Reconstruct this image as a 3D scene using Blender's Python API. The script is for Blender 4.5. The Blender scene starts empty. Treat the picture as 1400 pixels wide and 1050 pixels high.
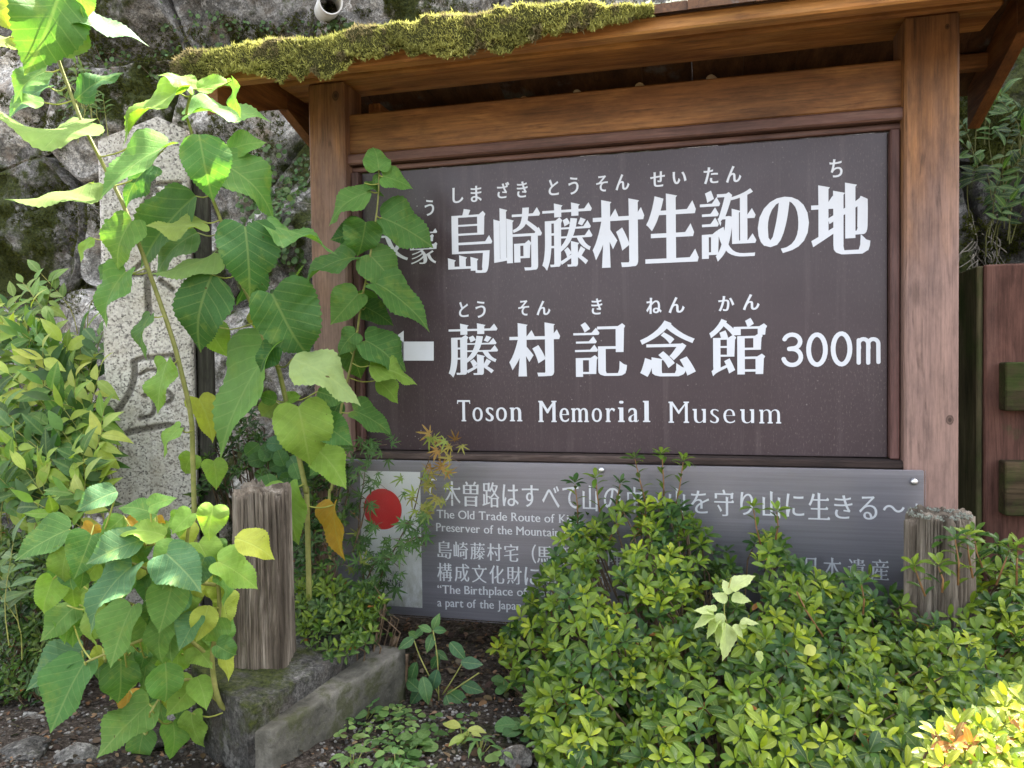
import bpy, bmesh, math, random
import numpy as np
from mathutils import Vector, Matrix
from mathutils.geometry import delaunay_2d_cdt
R = math.radians
SC = bpy.context.scene
COL = SC.collection
rng = np.random.default_rng(7)
random.seed(7)

# ------------------------------------------------------------------ camera, sky, sun, exposure
CAM = Vector((0.0, -1.9, 0.8))
FPX, YAW, PITCH, ROLL = 1051.0, R(14.215), R(1.671), R(-0.795)
fw = Vector((-math.sin(YAW) * math.cos(PITCH), math.cos(YAW) * math.cos(PITCH), -math.sin(PITCH)))
rt0 = Vector((math.cos(YAW), math.sin(YAW), 0))
up0 = rt0.cross(fw)
rt = rt0 * math.cos(ROLL) + up0 * math.sin(ROLL)
up = up0 * math.cos(ROLL) - rt0 * math.sin(ROLL)
cam = bpy.data.cameras.new('camera')
cam.sensor_width = 36
cam.lens = FPX * 36 / 1400
cam.clip_start = 0.02
cam.clip_end = 2000
camo = bpy.data.objects.new('camera', cam)
COL.objects.link(camo)
camo.matrix_world = Matrix(((rt.x, up.x, -fw.x, CAM.x), (rt.y, up.y, -fw.y, CAM.y), (rt.z, up.z, -fw.z, CAM.z), (0, 0, 0, 1)))
SC.camera = camo

SUN_EL, SUN_AZ = R(60), R(18)          # from behind the wall, a little to the right
sun_dir = Vector((math.sin(SUN_AZ) * math.cos(SUN_EL), math.cos(SUN_AZ) * math.cos(SUN_EL), math.sin(SUN_EL)))
W = bpy.data.worlds.new('World')
SC.world = W
W.use_nodes = True
nt = W.node_tree
bg = nt.nodes['Background']
sky = nt.nodes.new('ShaderNodeTexSky')
sky.sky_type = 'NISHITA'
sky.sun_disc = False
sky.sun_elevation = SUN_EL
sky.sun_rotation = SUN_AZ
sky.air_density = 1.0
sky.dust_density = 4.0
sky.ozone_density = 0.6
hz_ = nt.nodes.new('ShaderNodeMixRGB')          # thin bright haze takes the blue out of the sky
hz_.inputs[0].default_value = 0.62
lum = nt.nodes.new('ShaderNodeRGBToBW')
tnt = nt.nodes.new('ShaderNodeMixRGB')
tnt.blend_type = 'MULTIPLY'
tnt.inputs[0].default_value = 1.0
tnt.inputs[2].default_value = (1.06, 1.0, 0.95, 1)
nt.links.new(sky.outputs[0], lum.inputs[0])
nt.links.new(lum.outputs[0], tnt.inputs[1])
nt.links.new(sky.outputs[0], hz_.inputs[1])
nt.links.new(tnt.outputs[0], hz_.inputs[2])
nt.links.new(hz_.outputs[0], bg.inputs[0])
bg.inputs[1].default_value = 0.15
sl = bpy.data.lights.new('sun', 'SUN')
sl.energy = 4.0
sl.angle = R(0.53)
sl.color = (1.0, 0.95, 0.86)
so = bpy.data.objects.new('sun', sl)
COL.objects.link(so)
so.location = (2, 4, 6)
so.rotation_euler = sun_dir.to_track_quat('Z', 'Y').to_euler()
SC.view_settings.view_transform = 'Standard'
SC.view_settings.look = 'None'
SC.view_settings.exposure = 3.12
SC.view_settings.gamma = 1
SC.view_settings.use_curve_mapping = False


# ------------------------------------------------------------------ placing helpers
def ray(u, v):
    return fw * FPX + rt * (u - 700) - up * (v - 525)


def P(u, v, Y):
    d = ray(u, v)
    return CAM + d * ((Y - CAM.y) / d.y)


def Pz(u, v, z):
    d = ray(u, v)
    return CAM + d * ((z - CAM.z) / d.z)


def Pd(u, v, dist):
    return CAM + ray(u, v) * (dist / FPX)


H = 0.8            # heights measured from eye level are given as H + h


# ------------------------------------------------------------------ noise in numpy
def _hash(ix, iy, iz):
    h = (ix * 374761393 + iy * 668265263 + iz * 2147483647 + 1274126177) & 0xffffffff
    h = ((h ^ (h >> 13)) * 1274126177) & 0xffffffff
    h = h ^ (h >> 16)
    return (h & 0xffff) / 65535.0


def vnoise(p):
    p = np.asarray(p, float)
    i = np.floor(p).astype(np.int64)
    f = p - i
    f = f * f * (3 - 2 * f)
    r = 0
    for a in (0, 1):
        for b in (0, 1):
            for c in (0, 1):
                w = (f[..., 0] if a else 1 - f[..., 0]) * (f[..., 1] if b else 1 - f[..., 1]) * (f[..., 2] if c else 1 - f[..., 2])
                r = r + w * _hash(i[..., 0] + a, i[..., 1] + b, i[..., 2] + c)
    return r * 2 - 1


def fbm(p, oct=4, rough=0.5):
    p = np.asarray(p, float)
    a, r, s = 1.0, 0, 0
    for k in range(oct):
        r = r + a * vnoise(p + 17.3 * k)
        s += a
        a *= rough
        p = p * 2.03
    return r / s


# ------------------------------------------------------------------ object helpers
def mesh_obj(name, verts, faces, mat, parent=None, uv=None, tint=None, smooth=False, edges=()):
    me = bpy.data.meshes.new(name)
    me.from_pydata([tuple(v) for v in verts] if not isinstance(verts, np.ndarray) else verts.tolist(), list(edges), faces)
    if uv is not None:
        l = me.uv_layers.new(name='UVMap')
        idx = np.empty(len(me.loops), dtype=np.int32)
        me.loops.foreach_get('vertex_index', idx)
        l.data.foreach_set('uv', np.asarray(uv, dtype=np.float32)[idx].ravel())
    if tint is not None:
        a = me.attributes.new('tint', 'FLOAT_COLOR', 'POINT')
        t = np.ones((len(verts), 4), dtype=np.float32)
        t[:, :3] = tint
        a.data.foreach_set('color', t.ravel())
    if smooth:
        me.polygons.foreach_set('use_smooth', [True] * len(me.polygons))
    if mat:
        me.materials.append(mat)
    o = bpy.data.objects.new(name, me)
    COL.objects.link(o)
    if parent:
        o.parent = parent
        o.matrix_parent_inverse = parent_inv(parent)
    return o


def parent_inv(p):
    m = Matrix.Identity(4)
    q = p
    while q:
        m = q.matrix_basis @ m if q.parent is None else q.matrix_parent_inverse @ q.matrix_basis @ m
        q = q.parent
    return m.inverted()


def thing(name, label, cat, loc, group=None):
    o = bpy.data.objects.new(name, None)
    o.empty_display_size = 0.05
    COL.objects.link(o)
    o.location = loc
    o['label'] = label
    o['category'] = cat
    if group:
        o['group'] = group
    return o


def tag(o, label=None, cat=None, group=None, kind=None):
    for k, v in (('label', label), ('category', cat), ('group', group), ('kind', kind)):
        if v:
            o[k] = v
    return o


def box_bm(x0, x1, y0, y1, z0, z1, bev=0.003, seg=1, M=None):
    bm = bmesh.new()
    bmesh.ops.create_cube(bm, size=1)
    for v in bm.verts:
        v.co = Vector(((x0 + x1) / 2 + v.co.x * (x1 - x0), (y0 + y1) / 2 + v.co.y * (y1 - y0), (z0 + z1) / 2 + v.co.z * (z1 - z0)))
    if bev:
        bmesh.ops.bevel(bm, geom=bm.edges[:], offset=bev, segments=seg, profile=0.5, affect='EDGES')
    if M:
        bm.transform(M)
    return bm


def bm_obj(name, bm, mat, parent=None, smooth=False):
    me = bpy.data.meshes.new(name)
    bm.to_mesh(me)
    bm.free()
    me.materials.append(mat)
    if smooth:
        me.polygons.foreach_set('use_smooth', [True] * len(me.polygons))
    o = bpy.data.objects.new(name, me)
    COL.objects.link(o)
    if parent:
        o.parent = parent
        o.matrix_parent_inverse = parent_inv(parent)
    return o


def box(name, x0, x1, y0, y1, z0, z1, mat, parent=None, bev=0.003, M=None):
    return bm_obj(name, box_bm(x0, x1, y0, y1, z0, z1, bev, 1, M), mat, parent)


class Bag:
    """collects geometry of one object"""
    def __init__(s):
        s.v, s.f, s.uv, s.t, s.n = [], [], [], [], 0

    def add(s, v, f, uv=None, tint=(1, 1, 1)):
        v = np.asarray(v, float)
        s.v.append(v)
        n = s.n
        s.f.extend([tuple(i + n for i in q) for q in f])
        s.uv.append(np.zeros((len(v), 2)) if uv is None else np.asarray(uv))
        t = np.asarray(tint, float)
        s.t.append(np.tile(t, (len(v), 1)) if t.ndim == 1 else t)
        s.n += len(v)

    def build(s, name, mat, parent=None, smooth=True):
        return mesh_obj(name, np.concatenate(s.v), s.f, mat, parent, np.concatenate(s.uv), np.concatenate(s.t), smooth)


def tube(bag, pts, rad, sides=6, tint=(1, 1, 1), cap=True):
    pts = [Vector(p) for p in pts]
    n = len(pts)
    if not hasattr(rad, '__len__'):
        rad = [rad] * n
    vs, fs, uv = [], [], []
    ref = Vector((0.3, 0.2, 1)) if abs((pts[-1] - pts[0]).normalized().z) < 0.9 else Vector((1, 0.1, 0))
    L = 0
    for i, p in enumerate(pts):
        t = (pts[min(i + 1, n - 1)] - pts[max(i - 1, 0)]).normalized()
        a = t.cross(ref).normalized()
        b = t.cross(a)
        if i:
            L += (p - pts[i - 1]).length
        for k in range(sides):
            an = 2 * math.pi * k / sides
            vs.append(p + (a * math.cos(an) + b * math.sin(an)) * rad[i])
            uv.append((k / sides, L))
    for i in range(n - 1):
        for k in range(sides):
            k2 = (k + 1) % sides
            fs.append((i * sides + k, i * sides + k2, (i + 1) * sides + k2, (i + 1) * sides + k))
    if cap:
        fs.append(tuple(range(sides))[::-1])
        fs.append(tuple((n - 1) * sides + k for k in range(sides)))
    bag.add([tuple(v) for v in vs], fs, uv, tint)


def smooth_path(pts, sub=5):
    pts = [Vector(p) for p in pts]
    out = []
    for i in range(len(pts) - 1):
        p0, p1, p2, p3 = pts[max(i - 1, 0)], pts[i], pts[i + 1], pts[min(i + 2, len(pts) - 1)]
        for k in range(sub):
            t = k / sub
            out.append(0.5 * ((2 * p1) + (p2 - p0) * t + (2 * p0 - 5 * p1 + 4 * p2 - p3) * t * t + (3 * p1 - p0 - 3 * p2 + p3) * t ** 3))
    out.append(pts[-1])
    return out


# ------------------------------------------------------------------ materials
class NT:
    def __init__(s, name):
        s.m = bpy.data.materials.new(name)
        s.m.use_nodes = True
        s.t = s.m.node_tree
        s.t.nodes.clear()
        s.out = s.t.nodes.new('ShaderNodeOutputMaterial')

    def n(s, typ, **kw):
        nd = s.t.nodes.new('ShaderNode' + typ)
        for k, v in kw.items():
            if k in nd.inputs.keys() or k.replace('_', ' ') in nd.inputs.keys():
                key = k if k in nd.inputs.keys() else k.replace('_', ' ')
                s.set(nd.inputs[key], v)
            else:
                setattr(nd, k, v)
        return nd

    def set(s, sock, v):
        if isinstance(v, bpy.types.NodeSocket):
            s.t.links.new(v, sock)
        elif isinstance(v, bpy.types.Node):
            s.t.links.new(v.outputs[0], sock)
        else:
            if sock.type == 'RGBA' and hasattr(v, '__len__') and len(v) == 3:
                v = (*v, 1)
            sock.default_value = v

    def coord(s, scale=(1, 1, 1), kind='Object', rnd=0.0, rot=(0, 0, 0)):
        tc = s.n('TexCoord')
        vec = tc.outputs[kind]
        if rnd:
            oi = s.n('ObjectInfo')
            ad = s.n('VectorMath', operation='MULTIPLY_ADD')
            s.set(ad.inputs[0], oi.outputs['Random'])
            ad.inputs[1].default_value = (rnd, rnd * 1.7, rnd * 2.3)
            s.set(ad.inputs[2], vec)
            vec = ad.outputs[0]
        mp = s.n('Mapping')
        s.set(mp.inputs[0], vec)
        mp.inputs['Scale'].default_value = scale
        mp.inputs['Rotation'].default_value = rot
        return mp.outputs[0]

    def noise(s, vec, scale=5, detail=5, rough=0.55, dist=0.0):
        nd = s.n('TexNoise')
        s.set(nd.inputs['Vector'], vec)
        nd.inputs['Scale'].default_value = scale
        nd.inputs['Detail'].default_value = detail
        nd.inputs['Roughness'].default_value = rough
        nd.inputs['Distortion'].default_value = dist
        return nd.outputs[0]

    def ramp(s, fac, stops):
        nd = s.n('ValToRGB')
        s.set(nd.inputs[0], fac)
        e = nd.color_ramp.elements
        while len(e) < len(stops):
            e.new(0.5)
        for q, (pos, c) in zip(e, stops):
            q.position = pos
            q.color = (*c, 1) if hasattr(c, '__len__') else (c, c, c, 1)
        return nd.outputs[0]

    def mix(s, fac, a, b, mode='MIX'):
        nd = s.n('MixRGB', blend_type=mode)
        s.set(nd.inputs[0], fac)
        s.set(nd.inputs[1], a)
        s.set(nd.inputs[2], b)
        return nd.outputs[0]

    def math(s, op, a, b=0.0, clamp=False):
        nd = s.n('Math', operation=op, use_clamp=clamp)
        s.set(nd.inputs[0], a)
        s.set(nd.inputs[1], b)
        return nd.outputs[0]

    def bump(s, h, strength=0.5, dist=0.005, prev=None):
        nd = s.n('Bump')
        s.set(nd.inputs['Height'], h)
        nd.inputs['Strength'].default_value = strength
        nd.inputs['Distance'].default_value = dist
        if prev is not None:
            s.set(nd.inputs['Normal'], prev)
        return nd.outputs[0]

    def done(s, color, rough=0.6, normal=None, **kw):
        p = s.n('BsdfPrincipled')
        s.set(p.inputs['Base Color'], color)
        s.set(p.inputs['Roughness'], rough)
        if normal is not None:
            s.set(p.inputs['Normal'], normal)
        for k, v in kw.items():
            s.set(p.inputs[k.replace('_', ' ')], v)
        s.t.links.new(p.outputs[0], s.out.inputs[0])
        return s.m


def wood(name, axis, c1, c2, c3, rough=0.55, spots=(), scale=1.0, weather=None, spec=0.4, knots=True, moss=None, bumpd=0.0012, wsharp=1.0):
    """grain runs along axis; c1 dark streak, c2 mid, c3 light"""
    N = NT(name)
    st = [26 * scale] * 3
    st[axis] = 1.6 * scale
    vec = N.coord(st, rnd=7.0)
    v2 = N.coord(tuple(1.0 if k == axis else 4.0 for k in range(3)), rnd=7.0)
    warp = N.noise(v2, 1.8, 2)
    vw = N.n('VectorMath', operation='ADD')
    N.set(vw.inputs[0], vec)
    N.set(vw.inputs[1], N.math('MULTIPLY', warp, 3.0))
    g1 = N.noise(vw.outputs[0], 1.0, 7, 0.62)
    g2 = N.noise(vec, 4.5, 4, 0.6)
    big = N.noise(N.coord(tuple(0.7 if k == axis else 2.2 for k in range(3)), rnd=3.0), 4, 4, 0.6)
    col = N.ramp(g1, [(0.25, c1), (0.5, c2), (0.74, c3)])
    col = N.mix(N.math('MULTIPLY', g2, 0.5), col, c1, 'MIX')
    col = N.mix(0.75, col, N.ramp(big, [(0.3, 0.45), (0.55, 1.0), (0.75, 1.25)]), 'MULTIPLY')
    if weather is not None:           # boards fade where rain reaches them
        zlo, zhi, cw = weather
        tc = N.n('TexCoord')
        sep = N.n('SeparateXYZ')
        N.set(sep.inputs[0], tc.outputs['Object'])
        z = N.math('ADD', sep.outputs[2], N.math('MULTIPLY', N.math('SUBTRACT', big, 0.5), 0.9))
        mr = N.n('MapRange')
        N.set(mr.inputs[0], z)
        mr.inputs[1].default_value = zhi
        mr.inputs[2].default_value = zlo
        fade = N.mix(N.math('MULTIPLY', g1, 1.1, True), tuple(x * 0.55 for x in cw), cw)
        col = N.mix(N.math('MULTIPLY', mr.outputs[0], 0.9), col, fade)
    if moss:
        mk = N.ramp(N.noise(N.coord(rnd=2.0), moss[0], 6, 0.7), [(moss[1], 0.0), (moss[1] + 0.15, 1.0)])
        col = N.mix(mk, col, moss[2])
    if knots:
        vo = N.n('TexVoronoi', feature='F1')
        N.set(vo.inputs['Vector'], N.coord(tuple(2.2 if k == axis else 6.0 for k in range(3)), rnd=9.0))
        vo.inputs['Scale'].default_value = 1.0
        k = N.ramp(vo.outputs['Distance'], [(0.05, 1.0), (0.11, 0.0)])
        col = N.mix(N.math('MULTIPLY', k, 0.75), col, tuple(x * 0.5 for x in c1))
    st3 = [240 * scale] * 3
    st3[axis] = 9 * scale
    g3 = N.noise(N.coord(st3, rnd=5.0), 1.0, 4, 0.7)
    col = N.mix(0.55, col, N.ramp(g3, [(0.32, 0.45), (0.5, 1.0), (0.7, 1.35)]), 'MULTIPLY')
    st4 = [34 * scale] * 3
    st4[axis] = 11 * scale
    g4 = N.noise(N.coord(st4, rnd=4.0), 1.0, 6, 0.7)
    col = N.mix(0.6, col, N.ramp(g4, [(0.34, 0.55), (0.5, 1.0), (0.68, 1.3)]), 'MULTIPLY')
    st5 = [11 * scale] * 3
    st5[axis] = 0.9 * scale
    ck = N.math('ABSOLUTE', N.math('SUBTRACT', N.noise(N.coord(st5, rnd=6.0), 1.0, 3, 0.5), 0.5))
    ckm = N.math('MULTIPLY', N.ramp(ck, [(0.003, 1.0), (0.010, 0.0)]), N.ramp(g4, [(0.48, 0.0), (0.60, 0.5)]))
    col = N.mix(ckm, col, tuple(x * 0.25 for x in c1))
    h = N.math('ADD', N.math('ADD', g1, N.math('MULTIPLY', g2, 0.5)), N.math('MULTIPLY', g3, 0.5))
    h = N.math('SUBTRACT', h, N.math('MULTIPLY', ckm, 1.2))
    for (kx, kz, kr) in spots:            # single knots with their rings
        vd = N.n('VectorMath', operation='SUBTRACT')
        N.set(vd.inputs[0], N.coord())
        vd.inputs[1].default_value = (kx, -0.05, kz)
        vs_ = N.n('VectorMath', operation='MULTIPLY')
        N.set(vs_.inputs[0], vd.outputs[0])
        vs_.inputs[1].default_value = (1.0, 0.25, 0.72)
        ln = N.n('VectorMath', operation='LENGTH')
        N.set(ln.inputs[0], vs_.outputs[0])
        dd = N.math('DIVIDE', N.math('ADD', ln.outputs[1] if False else ln.outputs['Value'], N.math('MULTIPLY', N.math('SUBTRACT', g4, 0.5), kr * 0.5)), kr)
        col = N.mix(N.ramp(dd, [(0.25, 0.92), (0.45, 0.55), (0.62, 0.8), (0.8, 0.0)]), col, tuple(x * 0.35 for x in c1))
    nrm = N.bump(h, 0.6 * wsharp, bumpd)
    rg = N.ramp(g1, [(0.2, min(1, rough + 0.15)), (0.8, rough)])
    return N.done(col, rg, nrm, Specular_IOR_Level=spec)


M = {}
ORG = ((0.10, 0.030, 0.008), (0.30, 0.12, 0.030), (0.48, 0.22, 0.060))
M['post'] = wood('varnished_cedar_upright', 2, (0.08, 0.034, 0.013), (0.26, 0.117, 0.040), (0.42, 0.21, 0.072), weather=(0.95, 1.5, (0.30, 0.19, 0.155)), spots=((-0.932, 1.498, 0.013), (0.512, 0.66, 0.011), (0.505, 1.505, 0.006)))
M['rail'] = wood('varnished_cedar_long', 0, (0.10, 0.038, 0.012), (0.27, 0.115, 0.034), (0.42, 0.20, 0.060))
M['beam'] = wood('orange_cedar_long', 0, (0.20, 0.065, 0.014), (0.50, 0.22, 0.055), (0.66, 0.36, 0.11))
M['rafter'] = wood('orange_cedar_deep', 1, *ORG)
M['roofboard'] = wood('roof_board_wood', 1, (0.05, 0.022, 0.010), (0.14, 0.065, 0.025), (0.24, 0.12, 0.045), moss=(9, 0.56, (0.16, 0.15, 0.13)))
M['mould_x'] = wood('red_brown_moulding_long', 0, (0.07, 0.03, 0.022), (0.15, 0.075, 0.055), (0.24, 0.14, 0.105), knots=False)
M['mould_z'] = wood('red_brown_moulding_upright', 2, (0.07, 0.03, 0.025), (0.15, 0.075, 0.062), (0.22, 0.13, 0.11), knots=False)
M['sill'] = wood('old_brown_sill', 0, (0.018, 0.011, 0.009), (0.07, 0.045, 0.035), (0.2, 0.15, 0.125), rough=0.8, knots=False, bumpd=0.003)
M['stump'] = wood('weathered_grey_wood', 2, (0.02, 0.015, 0.010), (0.20, 0.165, 0.125), (0.50, 0.44, 0.35), rough=0.9, scale=1.3, spec=0.15, bumpd=0.008, moss=(16, 0.62, (0.10, 0.11, 0.05)))
M['darkpost'] = wood('dark_wet_wood', 2, (0.025, 0.024, 0.020), (0.10, 0.095, 0.080), (0.22, 0.21, 0.18), rough=0.9, scale=1.4, spec=0.15, knots=False, bumpd=0.004)
M['fence_red'] = wood('red_brown_fence_wood', 2, (0.045, 0.022, 0.016), (0.115, 0.055, 0.040), (0.17, 0.088, 0.066), rough=0.8, spec=0.2, moss=(7, 0.6, (0.05, 0.06, 0.025)))
M['fence_green'] = wood('mossy_fence_wood', 2, (0.03, 0.032, 0.014), (0.10, 0.092, 0.045), (0.17, 0.14, 0.08), rough=0.9, spec=0.15, knots=False, moss=(5, 0.5, (0.045, 0.06, 0.018)))
M['fence_rail'] = wood('mossy_fence_rail_wood', 0, (0.022, 0.018, 0.009), (0.065, 0.045, 0.025), (0.10, 0.072, 0.04), rough=0.9, spec=0.15, knots=False, moss=(6, 0.46, (0.035, 0.046, 0.012)))


def m_panel():
    N = NT('brown_painted_steel')
    vec = N.coord()
    blot = N.noise(vec, 3.2, 6, 0.65)
    col = N.ramp(blot, [(0.3, (0.033, 0.020, 0.024)), (0.7, (0.050, 0.032, 0.037))])
    fine = N.noise(N.coord((1, 1, 0.35)), 300, 3, 0.7)
    band = N.noise(vec, 1.7, 3, 0.5)
    dust = N.math('MULTIPLY', N.ramp(fine, [(0.56, 0.0), (0.72, 1.0)]), N.ramp(band, [(0.38, 0.2), (0.62, 0.9)]))
    col = N.mix(N.math('MULTIPLY', dust, 0.6), col, (0.20, 0.16, 0.145))
    vo = N.n('TexVoronoi')
    N.set(vo.inputs['Vector'], vec)
    vo.inputs['Scale'].default_value = 62
    spk = N.math('MULTIPLY', N.ramp(vo.outputs['Distance'], [(0.05, 1.0), (0.13, 0.0)]), N.ramp(N.noise(vec, 5, 5, 0.7), [(0.52, 0.0), (0.66, 1.0)]))
    col = N.mix(N.math('MULTIPLY', spk, 0.7), col, (0.42, 0.38, 0.36))
    drip = N.noise(N.coord((28, 1, 1.1)), 1.0, 5, 0.65)
    col = N.mix(N.ramp(drip, [(0.56, 0.0), (0.75, 0.35)]), col, (0.13, 0.10, 0.10))
    rg = N.ramp(N.noise(vec, 6, 5), [(0.3, 0.30), (0.7, 0.42)])
    rg = N.math('ADD', rg, N.math('MULTIPLY', dust, 0.25))
    nrm = N.bump(fine, 0.1, 0.0004, N.bump(N.noise(vec, 2.5, 2), 0.25, 0.004))
    return N.done(col, rg, nrm, Specular_IOR_Level=0.35, Coat_Weight=0.12, Coat_Roughness=0.2)


M['panel'] = m_panel()


def m_board():
    N = NT('brushed_grey_laminate')
    v = N.coord((1.2, 1, 90))
    g = N.noise(v, 2.0, 4, 0.6)
    big = N.noise(N.coord((0.6, 1, 7)), 2.0, 4, 0.6)
    col = N.ramp(g, [(0.3, (0.205, 0.195, 0.213)), (0.7, (0.26, 0.25, 0.27))])
    col = N.mix(0.7, col, N.ramp(big, [(0.3, 0.85), (0.7, 1.12)]), 'MULTIPLY')
    return N.done(col, 0.36, N.bump(g, 0.08, 0.0003), Metallic=0.15)


M['board'] = m_board()


def m_white(name, c=(0.80, 0.82, 0.84), dirt=0.12, rough=0.35):
    N = NT(name)
    v = N.coord()
    d = N.noise(v, 30, 6, 0.7)
    col = N.mix(N.ramp(d, [(0.5, 0.0), (0.8, dirt)]), c, (0.3, 0.27, 0.23))
    return N.done(col, rough)


M['letter'] = m_white('white_vinyl_lettering', (0.60, 0.62, 0.65))
M['letter2'] = m_white('white_printed_lettering', (0.80, 0.82, 0.83), 0.05)
M['ink'] = m_white('black_print', (0.03, 0.03, 0.035), 0.1)
M['inkgrey'] = m_white('grey_print', (0.25, 0.26, 0.28), 0.2)
M['red'] = m_white('red_print', (0.62, 0.025, 0.03), 0.1)
M['pvc'] = m_white('grey_white_plastic_pipe', (0.62, 0.62, 0.58), 0.5)
M['steel'] = NT('screw_steel').done((0.6, 0.6, 0.6), 0.3, Metallic=0.9)


def m_poster():
    N = NT('white_poster_paper')
    v = N.coord()
    tc = N.n('SeparateXYZ')
    N.set(tc.inputs[0], v)
    lo = N.n('MapRange')
    N.set(lo.inputs[0], tc.outputs[2])
    lo.inputs[1].default_value = H - 0.44
    lo.inputs[2].default_value = H - 0.62
    mild = N.ramp(N.noise(N.coord((1, 1, 0.5)), 45, 8, 0.75), [(0.4, 0.0), (0.62, 1.0)])
    m = N.math('MULTIPLY', mild, N.math('MULTIPLY', lo.outputs[0], 0.75))
    col = N.mix(m, (0.74, 0.75, 0.73), (0.33, 0.33, 0.22))
    return N.done(col, 0.4)


M['poster'] = m_poster()


def m_acrylic():
    N = NT('clear_acrylic')
    tr = N.n('BsdfTransparent')
    tr.inputs[0].default_value = (0.97, 0.975, 0.98, 1)
    gl = N.n('BsdfGlossy')
    gl.inputs['Roughness'].default_value = 0.22
    fr = N.n('Fresnel')
    fr.inputs[0].default_value = 1.33
    mx = N.n('MixShader')
    N.set(mx.inputs[0], fr)
    N.set(mx.inputs[1], tr)
    N.set(mx.inputs[2], gl)
    N.t.links.new(mx.outputs[0], N.out.inputs[0])
    return N.m


M['acrylic'] = m_acrylic()


def m_granite():
    N = NT('speckled_granite')
    v = N.coord()
    vo = N.n('TexVoronoi')
    N.set(vo.inputs['Vector'], v)
    vo.inputs['Scale'].default_value = 240
    cell = N.n('SeparateXYZ')
    N.set(cell.inputs[0], vo.outputs['Color'])
    n1 = N.noise(v, 120, 4, 0.7)
    f = N.math('ADD', N.math('MULTIPLY', cell.outputs[0], 0.55), N.math('MULTIPLY', n1, 0.55))
    col = N.ramp(f, [(0.27, (0.15, 0.14, 0.135)), (0.38, (0.34, 0.32, 0.30)), (0.50, (0.52, 0.50, 0.46)), (0.8, (0.68, 0.66, 0.62))])
    st = N.noise(v, 9, 6, 0.65)
    col = N.mix(N.ramp(st, [(0.5, 0.0), (0.72, 0.5)]), col, (0.36, 0.30, 0.22))
    at = N.n('Attribute', attribute_name='tint')
    streak = N.noise(N.coord((18, 18, 1.6)), 1.0, 5, 0.6)
    col = N.mix(0.45, col, N.ramp(streak, [(0.35, 0.6), (0.6, 1.0)]), 'MULTIPLY')
    col = N.mix(1.0, col, (0.95, 0.93, 0.91), 'MULTIPLY')
    col = N.mix(1.0, col, at.outputs['Color'], 'MULTIPLY')
    return N.done(col, 0.75, N.bump(f, 0.5, 0.0025), Specular_IOR_Level=0.3)


M['granite'] = m_granite()


def m_rock(name, dark=1.0, mossy=0.5, seed=0.0):
    N = NT(name)
    v = N.coord()
    oi = N.n('ObjectInfo')
    n1 = N.noise(v, 5.0, 8, 0.65, 0.4)
    n2 = N.noise(v, 42, 6, 0.75)
    n3 = N.noise(v, 2.1, 5, 0.6, 0.6)
    col = N.ramp(n1, [(0.30, tuple(x * dark for x in (0.056, 0.053, 0.046))), (0.46, tuple(x * dark for x in (0.14, 0.134, 0.118))),
                      (0.58, tuple(x * dark for x in (0.25, 0.24, 0.215))), (0.72, tuple(x * dark for x in (0.40, 0.385, 0.35)))])
    col = N.mix(0.85, col, N.ramp(n2, [(0.32, 0.22), (0.5, 0.9), (0.68, 1.9)]), 'MULTIPLY')
    n4 = N.noise(v, 11, 6, 0.7)
    n5 = N.noise(v, 170, 3, 0.7)
    col = N.mix(0.7, col, N.ramp(n5, [(0.36, 0.3), (0.5, 0.95), (0.66, 1.7)]), 'MULTIPLY')
    col = N.mix(N.ramp(n4, [(0.5, 0.0), (0.7, 0.6)]), col, tuple(x * dark for x in (0.20, 0.155, 0.11)))
    col = N.mix(0.5, col, N.ramp(oi.outputs['Random'], [(0.0, 0.6), (1.0, 1.3)]), 'MULTIPLY')
    lich = N.ramp(N.noise(v, 23, 6, 0.7), [(0.56, 0.0), (0.62, 1.0)])
    col = N.mix(N.math('MULTIPLY', lich, 0.6), col, tuple(x * dark * 0.75 for x in (0.62, 0.60, 0.54)))
    mm = N.math('ADD', N.math('MULTIPLY', N.noise(v, 13, 7, 0.7), 0.35), N.math('MULTIPLY', n3, 0.75))
    mk = N.ramp(mm, [(0.64 - 0.14 * mossy, 0.0), (0.70 - 0.14 * mossy, 1.0)])
    mcol = N.ramp(N.noise(v, 120, 3, 0.6), [(0.3, (0.022, 0.030, 0.008)), (0.7, (0.085, 0.10, 0.022))])
    col = N.mix(mk, col, mcol)
    nrm = N.bump(n2, 1.0, 0.018, N.bump(n1, 0.9, 0.05))
    nrm = N.bump(N.math('MULTIPLY', N.noise(v, 160, 3, 0.7), mk), 0.9, 0.006, nrm)
    return N.done(col, 0.88, nrm, Specular_IOR_Level=0.25)


M['rock'] = m_rock('grey_wall_rock', 2.0, 0.42)
M['rock_dark'] = m_rock('dark_mossy_rock', 0.95, 0.62)  # darker and mossier than the main wall rock
M['rock_moss_shade'] = m_rock('shaded_mossy_rock', 0.5, 1.25)  # more moss, and the shade at the right put into the colour
M['footing'] = m_rock('old_mossy_timber', 0.5, 0.42)  # rock texture, used for the timber sill
M['pebble'] = m_rock('light_stone', 1.3, 0.1)
M['pebble_dark'] = m_rock('dull_stone', 0.75, 0.3)


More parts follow.
